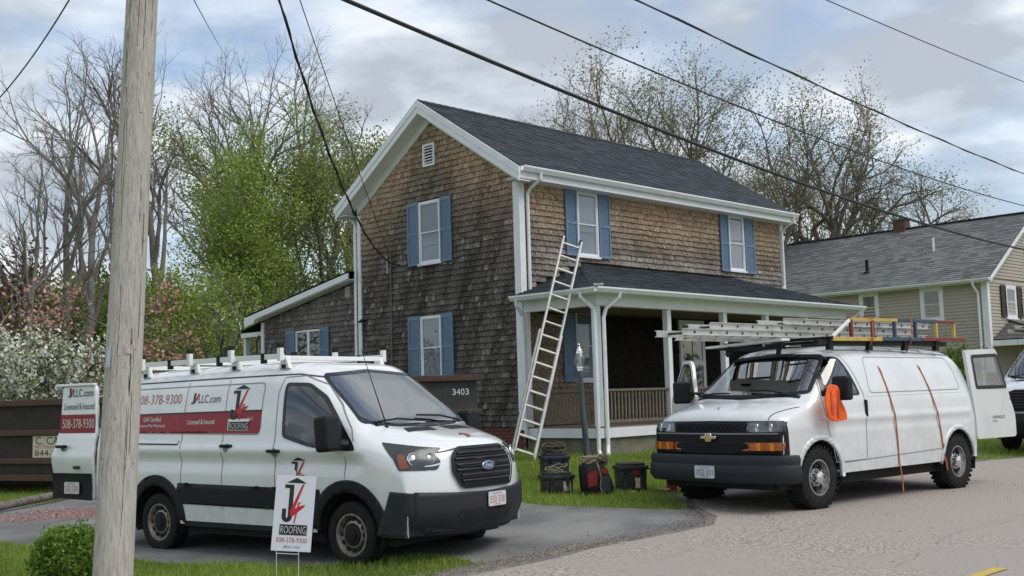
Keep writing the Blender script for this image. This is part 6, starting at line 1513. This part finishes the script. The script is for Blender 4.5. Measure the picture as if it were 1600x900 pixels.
def tree(name, base, H, r, label, seed, P=BARE, bark='bark', leaf=None, group=None, cat='tree', lean=(0, 0), stems=1):
    rng = random.Random(seed); nr_ = np.random.default_rng(seed); segs = []; tips = []
    t = empty(name, base, 0, label, cat, group)
    for s in range(stems):
        az = 2*PI*s/max(1, stems)+rng.random(); sp = .0 if stems == 1 else rng.uniform(.12, .28)
        d = np.array([lean[0]+sp*math.cos(az), lean[1]+sp*math.sin(az), 1.]); d /= np.linalg.norm(d)
        grow(rng, np.array([.0+.12*math.cos(az)*(stems > 1), .12*math.sin(az)*(stems > 1), -.2]), d, H*P.get('trunk', .72)*(1 if s == 0 else rng.uniform(.75, 1)), r if stems == 1 else r*.75, 0, P, segs, tips)
    sc_h = .95*H/np.percentile([p[2] for p in tips], 97); segs = [(a*sc_h, b*sc_h, c*sc_h, d_*sc_h, e_*sc_h, f_*sc_h, g_, h_) for a, b, c, d_, e_, f_, g_, h_ in segs]; tips = [np.asarray(p)*sc_h for p in tips]
    link('trunk', seg_mesh('trunk', segs), MT[bark], t, smooth=True)
    if leaf:
        T_ = np.array(tips); T_ = T_[T_[:, 2] > leaf.get('zmin', 0)*H]
        if leaf.get('frac', 1) < 1: T_ = T_[nr_.random(len(T_)) < leaf['frac']]
        V_, F_, ti = leaves(nr_, T_, leaf['per'], leaf['spread'], leaf['size'], leaf['cols'], leaf.get('flat', .6))
        link('crown', np_mesh('crown', V_, F_, ti), LEAF['spring'], t)
    return t
def gbase(px, Y):
    p = at(px, 600, Y); return Vector((p.x, p.y, gzf(p.x, p.y)-.05))
def hgt(px, py, Y): return at(px, py, Y).z-gzf(at(px, py, Y).x, Y)
GREEN = [(.26, .35, .055), (.30, .39, .07), (.21, .29, .045), (.35, .41, .11)]
OLIVE = [(.24, .26, .10), (.29, .30, .13), (.19, .205, .07), (.28, .255, .12)]
PALE = [(.28, .265, .14), (.33, .315, .18), (.23, .205, .10), (.29, .245, .16), (.21, .235, .09)]
MID = [(.16, .225, .05), (.19, .26, .06), (.13, .175, .04), (.22, .26, .08)]
grp = 'trees behind the driveway and house'
FULL = dict(BARE, kids=[12, 8, 6, 4], start=[.12, .2, .2, .15], up=[.05, .04, .02, .0, -.02])
TALL = dict(BARE, kids=[8, 6, 6, 5], start=[.45, .3, .2, .15], ang=[(.3, .55), (.4, .8), (.4, .9), (.4, .9)])
# left: bare trees
tree('bare_tree', gbase(112, 36), hgt(112, 55, 36), .25, 'bare multi-stemmed tree rising above the white dogwood at the left', 31, dict(BARE, kids=[7, 7, 6, 6], start=[.22, .25, .2, .15], trunk=.80, ang=[(.25, .5), (.35, .7), (.4, .9), (.4, .9)]), 'bark', group=grp, stems=3)
tree('bare_tree', gbase(28, 33), hgt(28, 190, 33), .18, 'leaning bare tree at the far left edge above the dogwood', 32, TALL, 'bark', group=grp, lean=(-.12, 0), stems=2)
tree('bare_tree', gbase(262, 37), hgt(245, 20, 37), .22, 'slender bare tree just right of the utility pole', 33, dict(TALL, trunk=.8), 'bark_b', group=grp, lean=(-.06, 0))
tree('bare_tree', gbase(395, 58), hgt(400, 65, 58), .30, 'wide bare crown rising behind the bright green trees', 34, dict(BARE, kids=[11, 8, 7, 6], start=[.35, .25, .2, .15], trunk=.70), 'bark', group=grp, stems=3)
tree('bare_tree', gbase(205, 52), hgt(190, 60, 52), .2, 'bare tree half hidden behind the upper part of the utility pole', 35, TALL, 'bark', group=grp)
# bright green trees left of the house
gl = dict(per=6, spread=.28, size=.056, cols=GREEN)
tree('green_tree', gbase(408, 41), hgt(408, 165, 41), .26, 'tallest bright green tree left of the house', 41, dict(FULL, trunk=.86), 'bark_p', gl, grp)
tree('green_tree', gbase(322, 39), hgt(322, 270, 39), .20, 'bright green tree nearer the utility pole', 42, dict(FULL, trunk=.84), 'bark_p', gl, grp)
tree('green_tree', gbase(505, 43), hgt(505, 215, 43), .22, 'loose green tree beside the eave of the house', 43, dict(FULL, trunk=.84), 'bark_p', dict(gl, per=6, cols=GREEN+OLIVE), grp)
tree('green_tree', gbase(570, 46), hgt(575, 185, 46), .22, 'pale green tree partly behind the left roof edge', 44, dict(FULL, trunk=.84), 'bark_p', dict(gl, per=4, cols=OLIVE+PALE), grp)
tree('green_tree', gbase(262, 36), hgt(262, 420, 36), .12, 'low bright green tree above the roof rack', 45, dict(FULL, trunk=.8), 'bark_p', dict(gl, per=2, frac=.8), grp)
tree('green_tree', gbase(360, 34), hgt(360, 400, 34), .12, 'short bright green tree behind the back porch', 46, dict(FULL, trunk=.8), 'bark_p', dict(gl, per=2, frac=.6), grp)
# dogwoods and red maple
DOG = dict(BARE, nseg=[5, 5, 4, 3, 2], kids=[8, 7, 6, 4], start=[.15, .2, .2, .2], ang=[(.9, 1.3), (.5, .9), (.5, 1.0), (.4, .9)], lr=[.75, .55, .5, .45], up=[.0, .02, .02, .02, 0], trunk=.62)
WH = [(.86, .86, .82), (.92, .92, .89), (.78, .78, .68)]
tree('white_dogwood', gbase(68, 27.5), hgt(60, 528, 27.5)*1.02, .10, 'white flowering dogwood above the rusty dumpster', 51, DOG, 'bark_b', dict(per=6, spread=.15, size=.062, cols=WH+WH+MID, flat=2.5, frac=.85), grp)
tree('white_dogwood', gbase(-25, 29), hgt(-10, 535, 29), .10, 'white flowering dogwood cut by the left edge of the picture', 52, DOG, 'bark_b', dict(per=6, spread=.15, size=.062, cols=WH+WH+MID, flat=2.5, frac=.85), grp)
PK = [(.74, .32, .31), (.80, .44, .42), (.62, .24, .24), (.66, .38, .33)]
tree('pink_dogwood', gbase(200, 30.5), hgt(190, 455, 30.5)*1.05, .10, 'pink flowering dogwood behind the utility pole', 53, dict(DOG, kids=[7, 6, 5, 4]), 'bark_b', dict(per=4, spread=.12, size=.065, cols=PK+PK+MID, flat=2.5, frac=.34), grp)
RD_ = [(.19, .07, .055), (.24, .09, .07), (.15, .06, .05), (.20, .13, .08)]
tree('red_maple', gbase(8, 35), hgt(8, 395, 35), .10, 'dark red leaved maple at the left edge', 54, dict(FULL, trunk=.8), 'bark_b', dict(per=4, spread=.2, size=.08, cols=RD_, frac=.16), grp)
# understorey along the back left
for i, (px_, py_, Y, c, l_) in enumerate(((30, 440, 46, OLIVE, 'olive green understorey tree behind the leaning bare tree'), (95, 430, 50, OLIVE, 'olive tree behind the multi-stemmed bare tree'), (150, 415, 48, MID, 'mid green rounded tree left of the pole'), (215, 440, 47, MID, 'mid green tree hidden mostly by the pole'), (280, 470, 50, OLIVE, 'low olive tree between the pole and the bright green trees'), (450, 420, 52, MID, 'shadowy green tree behind the wing roof'), (545, 430, 55, MID, 'green tree low behind the left eave of the house'))):
    tree('understorey_tree', gbase(px_, Y), hgt(px_, py_, Y), .16, l_, 60+i, dict(FULL, trunk=.8, start=[.08, .15, .2, .15]), 'bark_b', dict(per=3, spread=.35, size=.10, cols=c, frac=.7), grp)
# behind and right of the house
tree('bare_tree', gbase(868, 52), hgt(868, 108, 52), .2, 'bare tree behind the ridge near the roof vent', 71, dict(BARE, trunk=.80, ang=[(.2, .45), (.3, .6), (.35, .7), (.4, .8)], up=[.08, .12, .10, .06, .02]), 'bark', None, grp, stems=3)
tree('bare_tree', gbase(955, 54), hgt(955, 150, 54), .2, 'shorter bare tree behind the middle of the ridge', 72, dict(BARE, trunk=.78, ang=[(.2, .45), (.3, .6), (.35, .7), (.4, .8)], up=[.08, .12, .10, .06, .02]), 'bark', dict(per=1, spread=.2, size=.05, cols=PALE, frac=.25), grp, stems=3)
sp_ = dict(per=3, spread=.28, size=.052, cols=PALE, frac=.6)
tree('budding_tree', gbase(1075, 46), hgt(1065, 90, 46), .24, 'tall budding tree above the right half of the ridge', 73, dict(BARE, trunk=.78), 'bark_b', dict(sp_, frac=.55), grp, stems=2)
tree('budding_tree', gbase(1010, 50), hgt(1010, 215, 50), .20, 'low yellowish budding tree behind the ridge', 74, dict(FULL, trunk=.8), 'bark_b', dict(sp_, per=3, cols=OLIVE), grp)
tree('budding_tree', gbase(1150, 47), hgt(1160, 125, 47), .22, 'budding tree left of the big crooked one', 75, dict(BARE, trunk=.76), 'bark_b', dict(sp_, per=4), grp, stems=2)
CROOK = dict(BARE, kids=[8, 8, 7, 5], start=[.28, .25, .2, .15], ang=[(.45, .95), (.5, 1.0), (.4, .9), (.4, .9)], wander=[.10, .20, .22, .2, .15], lr=[.62, .55, .5, .45], trunk=.66)
tree('crooked_tree', gbase(1225, 48), hgt(1280, 105, 48), .28, 'big crooked tree with sparse leaves reaching above the wires', 76, CROOK, 'bark_b', dict(sp_, per=4), grp, lean=(.14, 0))
tree('crooked_tree', gbase(1330, 50), hgt(1340, 185, 50), .30, 'crooked tree with sparse leaves behind the grey roof and chimney', 77, CROOK, 'bark_b', dict(sp_, per=4, frac=.7), grp, lean=(.02, 0))
tree('crooked_tree', gbase(1420, 54), hgt(1420, 240, 54), .26, 'rightmost sparse tree beside the chimney', 78, CROOK, 'bark_b', dict(sp_, per=4), grp)
tree('budding_tree', gbase(1270, 56), hgt(1270, 250, 56), .22, 'low dense budding tree in the gap between the two houses', 79, dict(FULL, trunk=.8), 'bark_b', dict(sp_, per=3, cols=OLIVE+PALE), grp)
# neighbour's young trees seen over the ladder van
tree('young_tree', gbase(1372, 27), hgt(1372, 508, 27), .05, 'young green shrub showing over the roof of the ladder van', 81, dict(FULL, trunk=.8), 'bark_b', dict(per=2, spread=.12, size=.05, cols=MID, frac=.5), grp)
tree('young_tree', gbase(1500, 27.5), hgt(1500, 540, 27.5), .05, 'small green shrub beside the open rear door of the ladder van', 82, dict(FULL, trunk=.8), 'bark_b', dict(per=2, spread=.12, size=.05, cols=MID, frac=.5), grp)
# far woods: one mass
nr_ = np.random.default_rng(90); n = 900
ang = nr_.uniform(-1.1, 1.1, n); dist = nr_.uniform(72, 115, n); cx_ = np.sin(ang)*dist; cy_ = np.cos(ang)*dist; ht = nr_.uniform(1.0, 5.2, n)
pts = np.c_[cx_, cy_, gz(cx_, cy_)+ht]
V_, F_, ti = leaves(nr_, pts, 26, 1.0, .34, OLIVE+MID+[(.09, .075, .06)])
tag(link('woods', np_mesh('woods', V_, F_, ti), LEAF['spring']), 'distant olive green woods along the horizon', 'woods', kind='stuff')

# ------------------------------------------------------------------ clipped bush by the pole
bc = at(106, 868, 10.6); bush = empty('round_bush', (bc.x, bc.y, gzf(bc.x, bc.y)), 0, 'small rounded bright green bush at the foot of the utility pole', 'bush')
nr_ = np.random.default_rng(95); R_ = .295; u = nr_.normal(0, 1, (900, 3)); u /= np.linalg.norm(u, axis=1)[:, None]; rad = R_*(.55+.45*nr_.random(900)**.4)*(1+.10*np.sin(u[:, 0]*7+u[:, 2]*5)+.07*np.sin(u[:, 1]*9))
pts = u*rad[:, None]*np.array([1.05, 1.0, 1.0])+(0, 0, bc.z-gzf(bc.x, bc.y)-.03)
V_, F_, ti = leaves(nr_, pts, 9, .028, .021, [(.15, .26, .03), (.19, .31, .045), (.11, .19, .024), (.24, .35, .07)])
link('foliage', np_mesh('foliage', V_, F_, ti), LEAF['spring'], bush)
sg_ = []
for k in range(26):
    t = nr_.random()*6.28; e_ = np.array([math.cos(t)*.2*nr_.random(), math.sin(t)*.2*nr_.random(), .28+.2*nr_.random()]); sg_.append((0, 0, -.05, *e_, .012, .004))
link('stems', seg_mesh('stems', sg_), MT['bark_b'], bush)

# ------------------------------------------------------------------ grass blades, petals
def in_poly(poly, x, y): return pip(x, y, poly)
nr_ = np.random.default_rng(97)
def grass_patch(x0, x1, y0, y1, dens, h):
    n = int((x1-x0)*(y1-y0)*dens); x = nr_.uniform(x0, x1, n); y = nr_.uniform(y0, y1, n)
    v = -.64*x+.768*y; k = ~in_poly(drive_poly, x, y) & (v > redge(.768*x+.64*y)+.30+.12*np.sin(x*3+y*2))
    hx = x-HC.x; hy = y-HC.y; a = hx*math.cos(YH)+hy*math.sin(YH); b = -hx*math.sin(YH)+hy*math.cos(YH); k &= ~((a > -.02) & (a < 9.7) & (b > -2.02))
    x, y = x[k], y[k]; n = len(x); z = gz(x, y)
    pn_ = np.sin(x*1.7+.5)*np.sin(y*1.3)+.6*np.sin(x*4.1+y*3.3); hh_ = h*nr_.uniform(.5, 1.35, n)*(1+.22*pn_); t = nr_.uniform(0, 2*PI, n); w = .0045*nr_.uniform(.7, 1.6, n)*(1+h*4); lx, ly = nr_.normal(0, .35, n)*hh_, nr_.normal(0, .35, n)*hh_
    dx_, dy_ = np.cos(t)*w, np.sin(t)*w
    V_ = np.stack([np.c_[x-dx_, y-dy_, z-.01], np.c_[x+dx_, y+dy_, z-.01], np.c_[x+lx, y+ly, z+hh_]], 1).reshape(-1, 3)
    base = np.array([(.235, .335, .05), (.29, .385, .07), (.18, .275, .04), (.35, .39, .11)])[nr_.integers(0, 4, n)]*(nr_.uniform(.7, 1.25, n)*(1+.16*pn_))[:, None]
    return V_, np.repeat(base, 3, 0)
GP = [grass_patch(-8, 0.2, 7.5, 14.6, 2600, .075), grass_patch(-2.5, 5.0, 14, 23, 1500, .06), grass_patch(-12, -7.2, 15, 25, 700, .06), grass_patch(4, 14, 16, 26, 300, .06)]
V_ = np.vstack([g[0] for g in GP]); ti = np.vstack([g[1] for g in GP])
tag(link('lawn_grass', np_mesh('lawn_grass', V_, np.arange(len(V_)).reshape(-1, 3), ti), LEAF['spring']), 'green grass blades on the lawn and verge', 'grass', kind='stuff')
# fallen pink petals on the driveway, pale grit along the edges
n = 2600; k = nr_.integers(0, 6, n); cxs = np.array([-7.9, -7.35, -6.95, -6.5, -6.2, -7.6])[k]; cys = np.array([17.55, 17.85, 17.9, 18.2, 17.6, 18.6])[k]
x = cxs+nr_.normal(0, .34, n); y = cys+nr_.normal(0, .17, n); pts = np.c_[x, y, gz(x, y)+.026]
V_, F_, ti = leaves(nr_, pts, 1, .004, .016, [(.62, .28, .27), (.70, .42, .38), (.5, .2, .2), (.62, .5, .46)], .05)
tag(link('fallen_petals', np_mesh('fallen_petals', V_, F_, ti), LEAF['spring']), 'fallen pink petals scattered on the driveway', 'petals', kind='stuff')
n = 420; uu = nr_.uniform(0, 24, n); vv = np.where(nr_.random(n) < .6, RV0+nr_.normal(.3, .9, n), nr_.uniform(3, 14, n)); x = uu*.768-vv*.64; y = uu*.64+vv*.768
pts = np.c_[x, y, gz(x, y)+.040]; V_, F_, ti = leaves(nr_, pts, 1, .002, .011, [(.36, .28, .18), (.22, .15, .09), (.40, .32, .20), (.15, .12, .08)], .15)
tag(link('leaf_litter', np_mesh('leaf_litter', V_, F_, ti), LEAF['spring']), 'dry leaf litter scattered over the road and driveway', 'leaf litter', kind='stuff')
n = 5200; uu = nr_.uniform(4, 20, n); vv = redge(uu)+.12+np.abs(nr_.normal(0, .22, n)); x = uu*.768-vv*.64; y = uu*.64+vv*.768
pts = np.c_[x, y, gz(x, y)+.036]; V_, F_, ti = leaves(nr_, pts, 1, .004, .011, [(.34, .30, .26), (.22, .20, .18), (.14, .13, .12), (.42, .38, .33)], 1.0)
tag(link('edge_gravel', np_mesh('edge_gravel', V_, F_, ti), LEAF['spring']), 'loose gravel along the edge of the road', 'gravel', kind='stuff')
